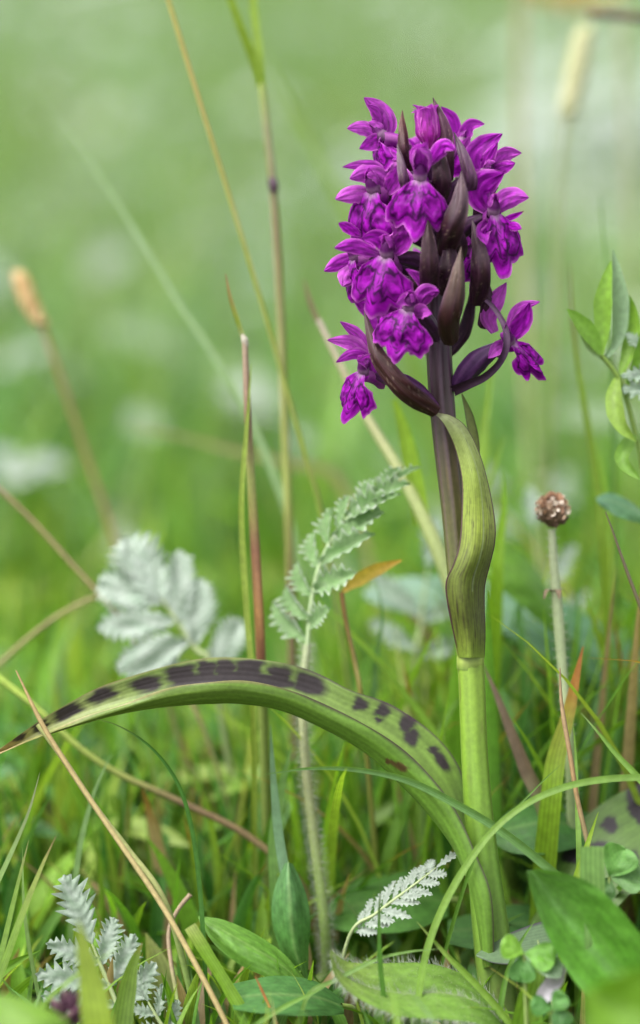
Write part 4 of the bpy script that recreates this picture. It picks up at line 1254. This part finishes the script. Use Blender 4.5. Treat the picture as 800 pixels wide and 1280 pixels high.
seed_spike("orange-tan grass seed head leaning at the left edge", [(24, 345, 140), (36, 378, 140), (52, 408, 140)], [(52, 404, 140), (75, 470, 142), (105, 560, 146), (140, 665, 150), (165, 760, 154)], 9, 24, "d4b888", "b89460", 34, 0, 1, "b09868")
seed_spike("pale straw grass seed head at upper right with a long stalk", [(730, 45, 190), (720, 95, 190), (708, 150, 190)], [(708, 145, 190), (700, 230, 192), (694, 350, 196), (690, 480, 200)], 9, 30, "d0cca4", "b4b888", 40, 10, 2, "a8b080")
seed_spike("dark brown blurred seed head reaching in from the top right corner", [(742, 18, 150), (775, 20, 150), (815, 24, 150)], [(815, 24, 150), (860, 120, 150), (880, 330, 155), (890, 560, 160)], 9, 22, "7a6458", "5a4450", 26, 0, 3, "8a7a60")


def brown_head():
    stalk = to_ground([(690, 662, 22), (692, 700, 22), (697, 760, 22), (704, 850, 22), (712, 940, 22)])
    root = thing("withered_flower", stalk[-1], "round brown withered flower head on a pale stalk right of the orchid", "flower head")
    n = 60
    C = stops(np.linspace(0, 1, n), [(0, hx("bcc89c")), (0.2, hx("b8c894")), (0.3, hx("c0d09c")), (1, hx("9cbc68"))])
    g = tube(stalk, [(0, px2m(4.5)), (0.12, px2m(6.5)), (0.2, px2m(7)), (0.3, px2m(6)), (1, px2m(7.5))], n, 12)
    MB().grid(g, C[:, None].repeat(12, 1), True).build("stalk", M_STEM, root)
    mb = MB()
    hairs(mb, g[::1].reshape(-1, 3), (g - g.mean(1, keepdims=True)).reshape(-1, 3) * 1000, 0.0012, hx("d8dcc4"), 0.0001, 3)
    tag(mb.build("hair_fringe", M_HAIR, root), None, None, None, "stuff")
    # ragged collar below the head
    for i in range(5):
        a = i * 2 * math.pi / 5
        dr = RT * math.cos(a) + FWD * math.sin(a)
        p = P(693, 742, 22)
        g = ribbon([p, p + dr * 0.0022 + UP * 0.001, p + dr * 0.0034 - UP * 0.0014], [(0, 0.002), (0.6, 0.0015), (1, 0.0002)], 8, 3, 0.2, 0, UP)
        MB().grid(g, hx("b0987c")).build("collar_scale", M_DRY, root)
    cen = P(691, 638, 22)
    r = np.random.default_rng(5)
    R = px2m(22)
    core = tube([cen - UP * R * 0.9, cen - UP * R * 0.6, cen, cen + UP * R * 0.6, cen + UP * R * 0.85], [(0, R * 0.3), (0.2, R * 0.75), (0.5, R * 0.85), (0.8, R * 0.65), (1, R * 0.1)], 16, 14)
    MB().grid(core, hx("8a7058"), True).build("core", M_DRY, root)
    for i in range(110):
        ph = math.acos(1 - 2 * (i + 0.5) / 110)
        th = i * 2.39996
        dr = nrm(UP * math.cos(ph) + (RT * math.cos(th) + FWD * math.sin(th)) * math.sin(ph))
        p = cen + dr * R * 0.72
        ax = nrm(dr + UP * 0.5 + r.normal(0, 0.35, 3))
        L = R * r.uniform(0.25, 0.42)
        sidev = nrm(np.cross(ax, r.normal(0, 1, 3)))
        g = ribbon([p, p + ax * L * 0.5 + sidev * L * 0.1, p + ax * L + sidev * L * r.uniform(-0.3, 0.3)], [(0, R * 0.2), (0.5, R * 0.4), (1, R * 0.22)], 6, 4, 0.6, r.uniform(-60, 60), dr)
        low = math.cos(ph) < -0.35
        c = hx("846a56") if low else hx(["c8aa90", "b48c6e", "d8c0ac", "a07c66", "e0d0be", "b0866a"][r.integers(0, 6)]) * 2.0
        MB().grid(g, c).build("floret", M_DRY, root)


brown_head()

# ------------------------------------------------------------------ silverweed
CAM_N = -FWD
SA, SB = hx("d2ddd0"), hx("b4c8b2")
silverweed("pale silver toothed leaf fanned out in soft focus at left above the spotted leaf", [(268, 852, 66), (244, 812, 65), (220, 775, 64), (198, 742, 64)],
           [(0.12, 90, 60, 1, 76, 0.0), (0.16, 120, 62, -1, 74, 0.0), (0.40, 100, 66, 1, 58, 0.0), (0.46, 122, 60, -1, 74, 0.0), (0.66, 105, 66, 1, 40, 0.0), (0.70, 120, 58, -1, 62, 0.0), (0.85, 112, 74, 1, 14, 0.0), (0.92, 100, 76, -1, 38, 0.0)],
           hx("dfeade") * 1.1, hx("bcd4bc"), CAM_N * 0.8 + UP * 0.5 + RT * 0.1, 9, (66, 44), 9, "silverweed leaves", seed=1, fold=0.12, curl=0.04)
sp = [(0.02, 84, 36, -1, 72, 0.0), (0.14, 70, 36, -1, 52, 0.1), (0.10, 46, 34, 1, 50, 0.0), (0.27, 60, 38, -1, 44, 0.1), (0.30, 74, 42, 1, 56, 0.05), (0.42, 52, 32, -1, 34, 0.1), (0.44, 96, 44, 1, 46, 0.0),
      (0.55, 50, 30, -1, 28, 0.1), (0.56, 96, 40, 1, 34, -0.1), (0.66, 46, 28, -1, 24, 0.1), (0.70, 78, 36, 1, 28, 0.1), (0.78, 46, 26, -1, 22, 0.1), (0.84, 62, 32, 1, 22, 0.0), (0.92, 44, 24, -1, 18, 0.1)]
silverweed("half folded grey-green toothed leaf curling up to the orchid stem", [(384, 806, 26), (390, 748, 26), (402, 700, 26), (428, 655, 25), (458, 626, 24), (486, 606, 24)],
           sp, hx("a4c48c"), hx("84b068"), CAM_N * 0.62 - RT * 0.62 + UP * 0.25, 6, (44, 18), 6, "silverweed leaves", fold=0.8, curl=0.12, ends_on_ground=False, rcol=hx("c0d8a0"), seed=2, rim=hx("dce6d4"))
sp = []
for i in range(9):
    t = 0.1 + i * 0.1
    L = 46 - abs(i - 3) * 4
    sp.append((t, L, 17, 1, 46, 0.05))
    sp.append((t + 0.03, L * 0.8, 16, -1, 46, 0.05))
silverweed("white-backed feathery leaf lying left of the stem's foot", [(436, 1172, 6), (470, 1142, 4), (510, 1112, 2), (545, 1085, 2)], sp, hx("d4ded2") * 0.9, hx("b4c6b0") * 0.85, CAM_N * 0.55 + UP * 0.75 + RT * 0.3, 5, (40, 14), 6, "silverweed leaves", seed=3)
sp = [(0.1, 76, 44, 1, 60, 0), (0.15, 92, 46, -1, 64, 0), (0.4, 80, 48, 1, 46, 0.05), (0.42, 100, 50, -1, 56, 0.05), (0.7, 70, 46, 1, 34, 0.05), (0.72, 76, 46, -1, 42, 0.05)]
silverweed("silver toothed leaf spread low in the lower left corner", [(150, 1270, -4), (140, 1240, -4), (125, 1205, -4), (115, 1180, -4)], sp, hx("d4e0d4") * 1.05, hx("acc6a8"), CAM_N * 0.6 + UP * 0.8, 7, (84, 52), 8, "silverweed leaves", seed=4, fold=0.15, curl=0.08)
sp = [(0.2, 46, 22, 1, 55, 0), (0.25, 46, 22, -1, 55, 0), (0.6, 44, 22, 1, 45, 0), (0.65, 44, 22, -1, 45, 0)]
silverweed("small silver leaf behind the cut green stem at the bottom", [(215, 1300, -8), (198, 1275, -8), (185, 1252, -8)], sp, hx("c8d6c6"), hx("a4bca0"), CAM_N * 0.6 + UP * 0.8, 6, (44, 22), 6, "silverweed leaves", seed=5)
sp = [(0.15, 60, 26, 1, 60, 0), (0.2, 64, 26, -1, 58, 0), (0.5, 60, 26, 1, 50, 0), (0.55, 62, 26, -1, 48, 0)]
silverweed("silver toothed leaf tucked into the leafy shoot at right edge", [(850, 500, 20), (835, 475, 20), (818, 455, 20), (805, 440, 20)], sp, hx("c9dac8"), hx("a4c0a0"), CAM_N * 0.8 + UP * 0.5, 6, (36, 24), 6, "silverweed leaves", seed=6)
sp = [(0.1, 90, 36, 1, 65, 0), (0.15, 90, 36, -1, 60, 0), (0.45, 90, 40, 1, 50, 0), (0.5, 88, 40, -1, 48, 0)]
silverweed("dim pale toothed leaf behind the half folded one", [(520, 830, 90), (525, 790, 90), (530, 745, 90), (535, 710, 90)], sp, hx("c4d4c4"), hx("a0bca0"), CAM_N * 0.6 + UP * 0.8, 7, (70, 40), 7, "silverweed leaves", seed=7)
sp = [(0.1, 80, 30, 1, 65, 0), (0.15, 80, 30, -1, 60, 0), (0.45, 80, 36, 1, 50, 0), (0.5, 78, 36, -1, 48, 0)]
silverweed("pale blurred toothed leaf behind the brown flower head's stalk", [(690, 800, 120), (680, 750, 120), (672, 700, 120), (668, 660, 120)], sp, hx("d0dcd0"), hx("b0c8b0"), CAM_N * 0.6 + UP * 0.8, 7, (60, 36), 7, "silverweed leaves", seed=8)


def hairy_stalk():
    pts = to_ground([(384, 806, 26), (379, 860, 25), (380, 930, 24), (388, 1010, 24), (398, 1090, 24), (406, 1160, 24)])
    root = thing("hairy_stalk", pts[-1], "upright pale hairy stalk below the half folded toothed leaf", "stalk")
    g = tube(pts, [(0, px2m(5)), (0.5, px2m(7)), (1, px2m(7))], 70, 14)
    C = stops(np.linspace(0, 1, 70), [(0, hx("b4c090")), (0.35, hx("c0c48c")), (0.6, hx("a4bc6c")), (1, hx("8cb050"))])
    MB().grid(g, C[:, None].repeat(14, 1), True).build("stem", M_STEM, root)
    mb = MB()
    gp = np.vstack([g.reshape(-1, 3)] * 3)
    dd = np.vstack([(g - g.mean(1, keepdims=True)).reshape(-1, 3)] * 3) * 1000
    gp = gp + rng.normal(0, 0.0004, gp.shape)
    hairs(mb, gp, nrm(dd), 0.0016, hx("dfe4cc"), 0.00009, 4)
    tag(mb.build("hair_fringe", M_HAIR, root), None, None, None, "stuff")


hairy_stalk()


# ------------------------------------------------------------------ broad leaves
def broad(label, rails, cols, n=60, m=21, name="broad_leaf", vein="a9c878", vk=0.4, group="broad leaves in the sward", wave=0.0004, seed=0, edge=None, mat=None, cat="leaf", side=0.0, stalk=True):
    if -90 < rails[0][0][2] < -30:
        rails = [[(a, b, c + 26) for a, b, c in r_] for r_ in rails]
    g = loft(rails, n, m)
    s = np.linspace(-1, 1, m)[None, :].repeat(n, 0)
    t = np.linspace(0, 1, n)[:, None].repeat(m, 1)
    g = g + CAM_N * (wob((n, m), seed, 2.5) * wave * np.abs(s) ** 0.5)[..., None]
    # side veins as shallow pleats
    g = g + CAM_N * (0.00012 * np.sin(2 * np.pi * (t * 9 - np.abs(s - side) * 1.6)) * np.clip(np.abs(s - side) * 4, 0, 1))[..., None]
    st = [(a, hx(b)) for a, b in cols]
    c = stops(t, st) * (0.92 + 0.14 * wob((n, m), seed + 3, 4))[..., None]
    v = np.clip(1 - np.abs(s - side) / 0.06, 0, 1)[..., None] * vk
    c = c * (1 - v) + hx(vein) * v
    v2 = np.clip(np.sin(2 * np.pi * (t * 9 - np.abs(s - side) * 1.6)) - 0.8, 0, 0.2)[..., None] * 1.2 * vk
    c = c * (1 - v2) + hx(vein) * v2
    if edge:
        e = np.clip((np.abs(s) - 0.93) / 0.04, 0, 1)[..., None]
        c = c * (1 - e) + hx(edge) * e
    base = g[-1, m // 2].copy()
    if stalk and base[2] > 0.003:
        q = base.copy(); q[2] = -0.006; q[1] += 0.01
        root = thing(name, q, label, cat, group)
        MB().grid(g, c).build("blade", mat or M_LEAF, root)
        tdir = nrm(g[-1, m // 2] - g[-6, m // 2])
        st_g = tube([base - tdir * 0.001, base + tdir * 0.004, (base + q) / 2 + tdir * 0.004, q], [(0, 0.0007), (1, 0.0010)], 16, 6)
        MB().grid(st_g, hx("94ac58"), True).build("leaf_stalk", M_STEM, root)
        return root
    o = MB().grid(g, c).build(name, mat or M_LEAF, None, base)
    return tag(o, label, cat, group)


# hairy folded leaf bottom centre
hl = broad("folded light green leaf with hairy margins at the bottom centre",
           [[(413, 1187, -48), (436, 1202, -44), (480, 1204, -40), (530, 1204, -36), (575, 1216, -34), (615, 1245, -34), (640, 1285, -36), (655, 1320, -40)],
            [(413, 1190, -50), (430, 1214, -48), (470, 1232, -47), (515, 1240, -47), (555, 1238, -46), (600, 1254, -46), (635, 1290, -46), (652, 1325, -46)],
            [(412, 1192, -52), (420, 1222, -55), (450, 1250, -58), (500, 1270, -60), (550, 1274, -60), (600, 1280, -58), (632, 1300, -54), (650, 1328, -50)]],
           [(0, "a8c060"), (0.3, "8ab44c"), (0.7, "86b44a"), (1, "7aa840")], 80, 25, "hairy_leaf", "b8cc90", 0.5, None, 0.0005, 3, None, None, "leaf", 0.0, False)


def leaf_hairs(parent):
    me = parent.data
    co = np.array([v.co[:] for v in me.vertices]).reshape(80, 25, 3) + np.array(parent.location)
    mb = MB()
    r = np.random.default_rng(3)
    for j, up_, num in ((24, -1, 260), (0, 1, 260), (12, 1, 220)):
        i = r.uniform(2, 74, num)
        k = i.astype(int)
        fr = (i - k)[:, None]
        p = co[k, j] * (1 - fr) + co[k + 1, j] * fr
        dirs = np.tile(UP * up_ * 0.8 - RT * 0.35 - FWD * 0.3, (num, 1))
        hairs(mb, p, dirs, 0.0022, hx("e4ecd4"), 0.00011, 8 + j)
    k = r.integers(2, 76, 500); j = r.integers(1, 24, 500)
    hairs(mb, co[k, j], np.tile(-FWD + UP * 0.3, (500, 1)), 0.0013, hx("dce8c4"), 0.00008, 77)
    w = np.array(parent.location)
    parent["_w"] = [float(a) for a in w]
    tag(mb.build("hair_fringe", M_HAIR, parent), None, None, None, "stuff")


leaf_hairs(hl)

broad("large plain green lance leaf in front at lower right",
      [[(658, 1088, -62), (668, 1128, -62), (684, 1168, -64), (708, 1212, -66), (740, 1252, -70), (790, 1290, -74), (840, 1320, -80)],
       [(664, 1088, -58), (690, 1120, -57), (720, 1158, -58), (752, 1196, -60), (788, 1232, -62), (825, 1270, -68), (860, 1310, -78)],
       [(672, 1086, -62), (700, 1090, -64), (738, 1104, -66), (775, 1136, -68), (806, 1176, -70), (845, 1225, -74), (875, 1300, -80)]],
      [(0, "7aac58"), (0.3, "6cab3c"), (0.7, "6fb238"), (1, "78b440")], 60, 25, vein="93c466", vk=0.35, seed=5, side=0.05)
broad("blurred bright yellow-green leaf filling the lower right corner",
      [[(728, 1250, -130), (735, 1290, -130), (750, 1330, -132), (790, 1370, -135)],
       [(735, 1238, -126), (775, 1262, -126), (815, 1290, -128), (850, 1350, -132)],
       [(745, 1232, -130), (800, 1210, -132), (850, 1225, -134), (890, 1320, -138)]],
      [(0, "94c83c"), (1, "8cc040")], 40, 17, seed=6, vk=0.2)
broad("blurred bright green leaf in the bottom left corner",
      [[(85, 1275, -95), (50, 1256, -95), (10, 1244, -95), (-30, 1245, -95), (-70, 1270, -95)],
       [(84, 1280, -95), (50, 1275, -98), (5, 1270, -98), (-35, 1270, -98), (-70, 1285, -95)],
       [(80, 1290, -95), (50, 1300, -100), (0, 1310, -102), (-40, 1305, -100), (-72, 1292, -95)]],
      [(0, "8cba3c"), (1, "84b23c")], 40, 15, seed=7, vk=0.25)
broad("dark green rounded leaf lying behind the stem foot at right",
      [[(612, 1040, 30), (640, 1012, 32), (680, 1002, 34), (720, 1010, 36), (760, 1030, 38)],
       [(612, 1046, 26), (640, 1036, 24), (680, 1030, 24), (720, 1034, 28), (760, 1040, 34)],
       [(614, 1052, 24), (640, 1066, 18), (680, 1068, 18), (720, 1060, 22), (760, 1050, 32)]],
      [(0, "5c8e40"), (0.5, "4f8a3c"), (1, "5a8c40")], 40, 17, seed=8, vk=0.25)
broad("big soft blue-green leaf slanting right behind the brown flower head stalk",
      [[(560, 735, 95), (620, 728, 92), (690, 745, 90), (760, 785, 88), (830, 830, 88), (900, 890, 90)],
       [(560, 745, 92), (620, 758, 86), (690, 788, 82), (760, 830, 82), (830, 870, 84), (900, 900, 88)],
       [(562, 755, 90), (620, 785, 84), (690, 825, 80), (755, 862, 80), (820, 890, 82), (900, 912, 88)]],
      [(0, "86b290"), (0.5, "74a878"), (1, "76a878")], 50, 17, seed=9, vk=0.35, vein="a8cca0")
broad("soft mid-green leaf behind the sheathing leaf's right edge",
      [[(606, 668, 70), (635, 680, 70), (665, 705, 72), (690, 745, 74), (710, 790, 76)],
       [(604, 690, 68), (630, 705, 66), (660, 730, 66), (686, 762, 70), (708, 800, 74)],
       [(604, 712, 68), (625, 735, 64), (650, 756, 64), (680, 782, 68), (704, 806, 74)]],
      [(0, "86bb3c"), (0.5, "78b034"), (1, "80b440")], 40, 15, seed=10, vk=0.2)
broad("pale blue-green blurred leaf stretching left behind the orchid stem",
      [[(455, 738, 100), (500, 722, 100), (560, 722, 100), (620, 735, 100), (680, 760, 100)],
       [(455, 744, 98), (500, 744, 96), (560, 746, 96), (620, 756, 96), (680, 772, 98)],
       [(458, 750, 98), (500, 765, 94), (560, 772, 94), (620, 778, 94), (680, 784, 98)]],
      [(0, "a4c8b0"), (1, "8ab890")], 40, 13, seed=11, vk=0.2)
broad("lance shaped green leaf leaning left below the tan dry stalk",
      [[(248, 1145, 2), (280, 1150, 2), (320, 1168, 2), (358, 1195, 2), (392, 1238, 2)],
       [(248, 1148, 0), (276, 1166, -3), (312, 1188, -4), (350, 1212, -4), (390, 1245, 0)],
       [(249, 1151, 0), (268, 1180, -2), (300, 1206, -4), (342, 1226, -4), (386, 1252, 0)]],
      [(0, "8abf50"), (0.5, "74ac3c"), (1, "7cb044")], 50, 17, seed=12, vk=0.3)
broad("upright oval grey-green leaf standing beside the hairy stalk",
      [[(355, 1080, 8), (342, 1115, 8), (340, 1150, 8), (350, 1185, 8), (372, 1215, 8), (385, 1245, 8)],
       [(360, 1078, 5), (362, 1115, 3), (364, 1150, 3), (368, 1185, 4), (378, 1215, 6), (388, 1245, 8)],
       [(366, 1080, 8), (382, 1115, 8), (388, 1150, 8), (386, 1185, 8), (386, 1215, 8), (391, 1245, 8)]],
      [(0, "74a868"), (0.5, "64a04c"), (1, "74a84c")], 50, 17, seed=13, vk=0.3)
broad("dark leaf lying flat right of the lance shaped green leaf", 
      [[(290, 1230, -10), (340, 1220, -8), (390, 1225, -6), (430, 1250, -4)],
       [(288, 1245, -16), (340, 1242, -18), (390, 1248, -16), (430, 1258, -8)],
       [(292, 1262, -24), (340, 1268, -28), (390, 1270, -26), (430, 1268, -12)]],
      [(0, "5c9448"), (1, "548a44")], 40, 15, seed=14, vk=0.3)
broad("small bluish leaf tip poking out by the right edge above the needle",
      [[(745, 622, 40), (760, 616, 40), (780, 622, 40), (805, 640, 40), (830, 660, 40)],
       [(746, 626, 36), (762, 630, 35), (782, 638, 35), (806, 648, 36), (830, 664, 40)],
       [(748, 630, 36), (764, 642, 34), (784, 650, 34), (806, 656, 36), (830, 668, 40)]],
      [(0, "74ac80"), (1, "84b470")], 30, 11, seed=15, vk=0.25)
broad("broad dark leaf lying low between stem foot and lance leaf",
      [[(560, 1150, 30), (600, 1140, 34), (650, 1130, 36), (700, 1140, 36)],
       [(560, 1165, 22), (600, 1162, 22), (650, 1160, 22), (700, 1158, 30)],
       [(562, 1180, 16), (600, 1188, 12), (650, 1190, 12), (700, 1175, 26)]],
      [(0, "5c8c48"), (1, "4f8440")], 40, 13, seed=16, vk=0.2)
broad("leaf lying flat behind the white-backed feathery leaf",
      [[(400, 1130, 40), (450, 1100, 44), (510, 1090, 46), (560, 1110, 46)],
       [(402, 1145, 34), (450, 1132, 32), (510, 1128, 32), (560, 1128, 38)],
       [(405, 1160, 28), (450, 1166, 22), (510, 1164, 22), (560, 1146, 32)]],
      [(0, "68a044"), (1, "5c943c")], 40, 13, seed=17, vk=0.2)


def orange_leaf():
    base = to_ground([(427, 740, 30), (432, 775, 30), (444, 830, 30), (452, 880, 30)])
    root = thing("withered_leaf", base[-1], "small orange withered leaf on a thin bent stalk left of the orchid stem", "leaf")
    MB().grid(tube(base, [(0, px2m(3)), (1, px2m(4))], 40, 8), stops(np.linspace(0, 1, 40), [(0, hx("a87840")), (0.2, hx("9a9048")), (1, hx("98b04c"))])[:, None].repeat(8, 1), True).build("leaf_stalk", M_STEM, root)
    g = ribbon([P(427, 741, 30), P(445, 726, 29), P(470, 712, 27), P(502, 700, 25)], [(0, px2m(4)), (0.3, px2m(18)), (0.65, px2m(17)), (1, px2m(2))], 30, 9, 0.35, 10)
    MB().grid(g, stops(np.linspace(0, 1, 30), [(0, hx("e0b860") * 1.4), (0.4, hx("e4c058") * 1.5), (1, hx("d8a848") * 1.4)])[:, None].repeat(9, 1)).build("blade", M_LEAF, root)


orange_leaf()


def leafy_shoot():
    base = to_ground([(752, 444, 18), (775, 475, 20), (790, 525, 22), (802, 580, 24), (812, 680, 26)])
    root = thing("leafy_shoot", base[-1], "light green leafy shoot with narrow upright leaflets at the right edge", "plant")
    MB().grid(tube(base, [(0, px2m(3)), (0.3, px2m(4)), (1, px2m(5))], 50, 8), hx("9cbc58"), True).build("stem", M_STEM, root)
    for i, (pts, w, c, tw) in enumerate([
        ([(750, 442, 18), (738, 420, 17), (722, 400, 16), (708, 386, 15)], 24, "92c44a", 14),
        ([(752, 444, 18), (755, 410, 18), (756, 370, 17), (764, 325, 16)], 26, "9ccc50", -25),
        ([(758, 446, 18), (772, 420, 20), (774, 370, 20), (766, 312, 19)], 24, "a6c69a", 19),
        ([(775, 470, 20), (790, 430, 22), (790, 390, 22), (778, 358, 21)], 26, "96c444", -30),
        ([(785, 480, 20), (802, 440, 18), (815, 400, 18), (818, 360, 18)], 26, "94c44c", 20),
        ([(772, 470, 20), (768, 500, 16), (776, 530, 14), (795, 552, 14)], 24, "a8cc58", 20),
        ([(795, 545, 22), (785, 555, 18), (778, 575, 16), (800, 600, 14)], 20, "8cbc48", 10),
        ([(722, 410, 17), (738, 436, 18), (760, 452, 19), (790, 500, 21)], 9, "a8c488", 10),
    ]):
        g = ribbon([P(*p) for p in pts], [(0, px2m(w * 0.25)), (0.3, px2m(w * 0.85)), (0.55, px2m(w)), (0.85, px2m(w * 0.5)), (1, px2m(1))], 30, 9, 0.4, tw)
        s = np.linspace(-1, 1, 9)[None, :, None]
        col = hx(c) * (1 + 0.1 * s) * np.ones((30, 9, 1))
        MB().grid(g, col).build("leaflet", M_LEAF, root)


leafy_shoot()


def clover(label, cen, stalk_to, leaflets, cols):
    c = P(*cen)
    q = P(*stalk_to)
    q[2] = min(q[2], -0.004)
    root = thing("clover_leaf", q, label, "clover", "clover leaves at the orchid's foot")
    MB().grid(tube([c, c * 0.6 + q * 0.4 - UP * 0.002, q], [(0, 0.0005), (1, 0.0008)], 20, 6), hx("98b060"), True).build("leaf_stalk", M_STEM, root)
    for i, (dx, dy, L, W, nx, ny) in enumerate(leaflets):
        ax = RT * dx - UP * dy - FWD * 0.2
        nn = CAM_N + RT * nx + UP * ny
        g = leaflet_grid(c, ax, nn, px2m(L), px2m(W), 14, 60, 11, 0.25, 0.1, 0.03, 60 + i)
        n, m = g.shape[:2]
        t = np.linspace(0, 1, n)[:, None]; s = np.abs(np.linspace(-1, 1, m))[None]
        k = np.clip(np.sin(2 * np.pi * (t * 8 - s * 1.2)), 0, 1)[..., None] * 0.2
        col = hx(cols[i % len(cols)]) * (1 - k) + hx("b0d080") * k
        MB().grid(g, col).build("leaflet", M_LEAF, root)


clover("folded bright green clover leaf with a pale underside at lower right centre", (655, 1192, -34), (664, 1290, -34),
       [(-0.75, -0.3, 30, 34, 0.4, 0.5), (0.6, 0.1, 38, 38, -0.4, 0.6), (0.9, 0.45, 52, 34, 0.3, 0.8), (-0.1, 0.9, 34, 34, 0, 0.4)], ["8cc43c", "78b83c", "a9c4a4", "5c9c40"])
clover("round pale-rimmed clover leaf in front of the right spotted leaf", (762, 1096, -24), (772, 1200, -30),
       [(0.4, -0.75, 40, 48, 0, 0.4), (0.95, 0.1, 42, 40, -0.2, 0.7), (-0.3, 0.7, 26, 30, 0.2, 0.6)], ["7cb858", "74a45c", "5a8c44"])
clover("small dark clover leaf beside the white petal at bottom right", (690, 1262, -44), (690, 1310, -44),
       [(-0.8, -0.2, 26, 28, 0.3, 0.6), (0.5, -0.6, 24, 26, 0, 0.6), (0.5, 0.6, 26, 28, 0, 0.5)], ["5a9a44", "6aa850", "4f8c40"])


def white_petal():
    pts = [P(708, 1204, -32), P(696, 1222, -33), P(682, 1242, -35), P(668, 1262, -38)]
    g = ribbon(pts, [(0, px2m(4)), (0.3, px2m(20)), (0.7, px2m(20)), (1, px2m(6))], 24, 9, 0.45, 10)
    o = MB().grid(g, hx("e4dfe6")).build("fallen_petal", M_PETAL, None, pts[-1])
    tag(o, "narrow white petal caught under the clover at bottom right", "petal")


white_petal()


def purple_floret():
    c = P(84, 1268, -50)
    root = thing("withered_flower", P(84, 1320, -50), "small blurred purple-brown flower head at the bottom left corner", "flower head")
    r = np.random.default_rng(4)
    for i in range(26):
        dr = nrm(r.normal(0, 1, 3) + UP * 0.5)
        g = tube([c + dr * 0.001, c + dr * 0.003, c + dr * 0.0052 + UP * 0.0008], [(0, 0.0004), (0.5, 0.0009), (1, 0.0003)], 7, 6)
        MB().grid(g, hx(["7a5468", "8a6a70", "6a4458"][i % 3]), True).build("floret", M_DRY, root)
    MB().grid(tube([c, P(84, 1300, -50), P(86, 1340, -50)], 0.0008, 10, 6), hx("8a9a58"), True).build("stalk", M_STEM, root)


purple_floret()


# ------------------------------------------------------------------ silver leaves scattered through the meadow (uncountable)
def meadow_leaves():
    r = np.random.default_rng(21)
    mb = MB()

    def put(p, L, W, ca, n=7, m=3):
        az = r.uniform(0, 2 * np.pi)
        ax = np.array([math.cos(az), math.sin(az), r.uniform(0.0, 0.7)])
        nn = np.array([r.normal(0, 0.4), -0.5 + r.normal(0, 0.3), 0.8])
        g = leaflet_grid(p, ax, nn, L, W, 3, n, m, 0.25, 0.2, 0.2, int(r.integers(1e6)))
        mb.grid(g, ca)

    # clumps seen as soft pale patches: px, py, depth mm, size, leaves
    for px, py, d, R, num in [(775, 180, 1500, .09, 120), (735, 235, 1500, .07, 50), (705, 545, 800, .045, 40), (610, 560, 800, .05, 8), (405, 320, 1300, .07, 44), (60, 60, 2600, .14, 70),
                              (210, 225, 1700, .07, 50), (110, 330, 1400, .06, 40), (330, 390, 1100, .045, 30), (690, 330, 1300, .06, 40), (10, 592, 380, .006, 7), (120, 480, 1000, .06, 8), (190, 500, 1000, .06, 9), (330, 470, 1000, .05, 6),
                              (640, 480, 1000, .06, 8), (560, 130, 2400, .12, 24), (470, 60, 2600, .13, 24), (780, 690, 420, .04, 5), (20, 200, 2200, .1, 20), (700, 100, 2600, .12, 24)]:
        c = P(px, py, d)
        for _ in range(num):
            p = c + np.array([r.normal(0, R * 0.6), r.normal(0, R), r.normal(0, R * 0.35)])
            p[2] = max(p[2], 0.02)
            s = r.uniform(0.6, 1.2) * min(0.026, 0.006 + 0.014 * d / 1000)
            put(p, s * 1.5, s * 0.7, hx(["cfdccf", "bccfbc", "dfe6df"][r.integers(0, 3)]) * (1.05 if d > 1200 else 0.85))
    # thin scatter everywhere
    for _ in range(1100):
        y = 0.3 + 5 * r.random() ** 1.2
        x = r.uniform(-1, 1) * (0.3 + 0.3 * y)
        put(np.array([x, y, r.uniform(0.03, 0.10)]), r.uniform(0.018, 0.04), r.uniform(0.008, 0.018), hx(["b9cdb4", "a9c498", "c4d4c0", "98bb78"][r.integers(0, 4)]) * 0.75, 5, 3)
    o = mb.build("meadow_leaves", M_SILVER)
    tag(o, "pale silver leaves blurred through the meadow behind the orchid", None, None, "stuff")
    # low green leaves under the near grass
    mb = MB()
    for _ in range(900):
        y = r.uniform(0.05, 0.35)
        x = r.uniform(-0.28, 0.28)
        put(np.array([x, y, r.uniform(0.004, 0.04)]), r.uniform(0.015, 0.03), r.uniform(0.005, 0.010), GREENS[r.integers(0, 8)] * r.uniform(0.55, 1.0), 9, 5)
    o = mb.build("ground_cover", M_LEAF)
    tag(o, "low green leaves crowded under the grass", None, None, "stuff")


meadow_leaves()


def buttercup():
    c = P(712, 4, 650)
    root = thing("buttercup", (c[0], c[1], -0.004), "blurred yellow flower at the top edge near the right corner", "flower")
    MB().grid(tube([c, np.array([c[0], c[1], c[2] * 0.5]), np.array([c[0] + 0.01, c[1], -0.004])], 0.0012, 14, 6), hx("9cb468"), True).build("stem", M_STEM, root)
    for i in range(5):
        a = i * 2 * math.pi / 5
        dr = RT * math.cos(a) + np.array([0, math.sin(a), 0])
        g = ribbon([c, c + dr * 0.012 + UP * 0.003, c + dr * 0.024 + UP * 0.010], [(0, 0.004), (0.6, 0.022), (1, 0.010)], 10, 7, 0.3, 0, np.array([0, 0, 1.0]))
        MB().grid(g, hx("e0c030")).build("petal", M_PETAL, root)


buttercup()

for o in bpy.data.objects:
    if "_w" in o:
        del o["_w"]
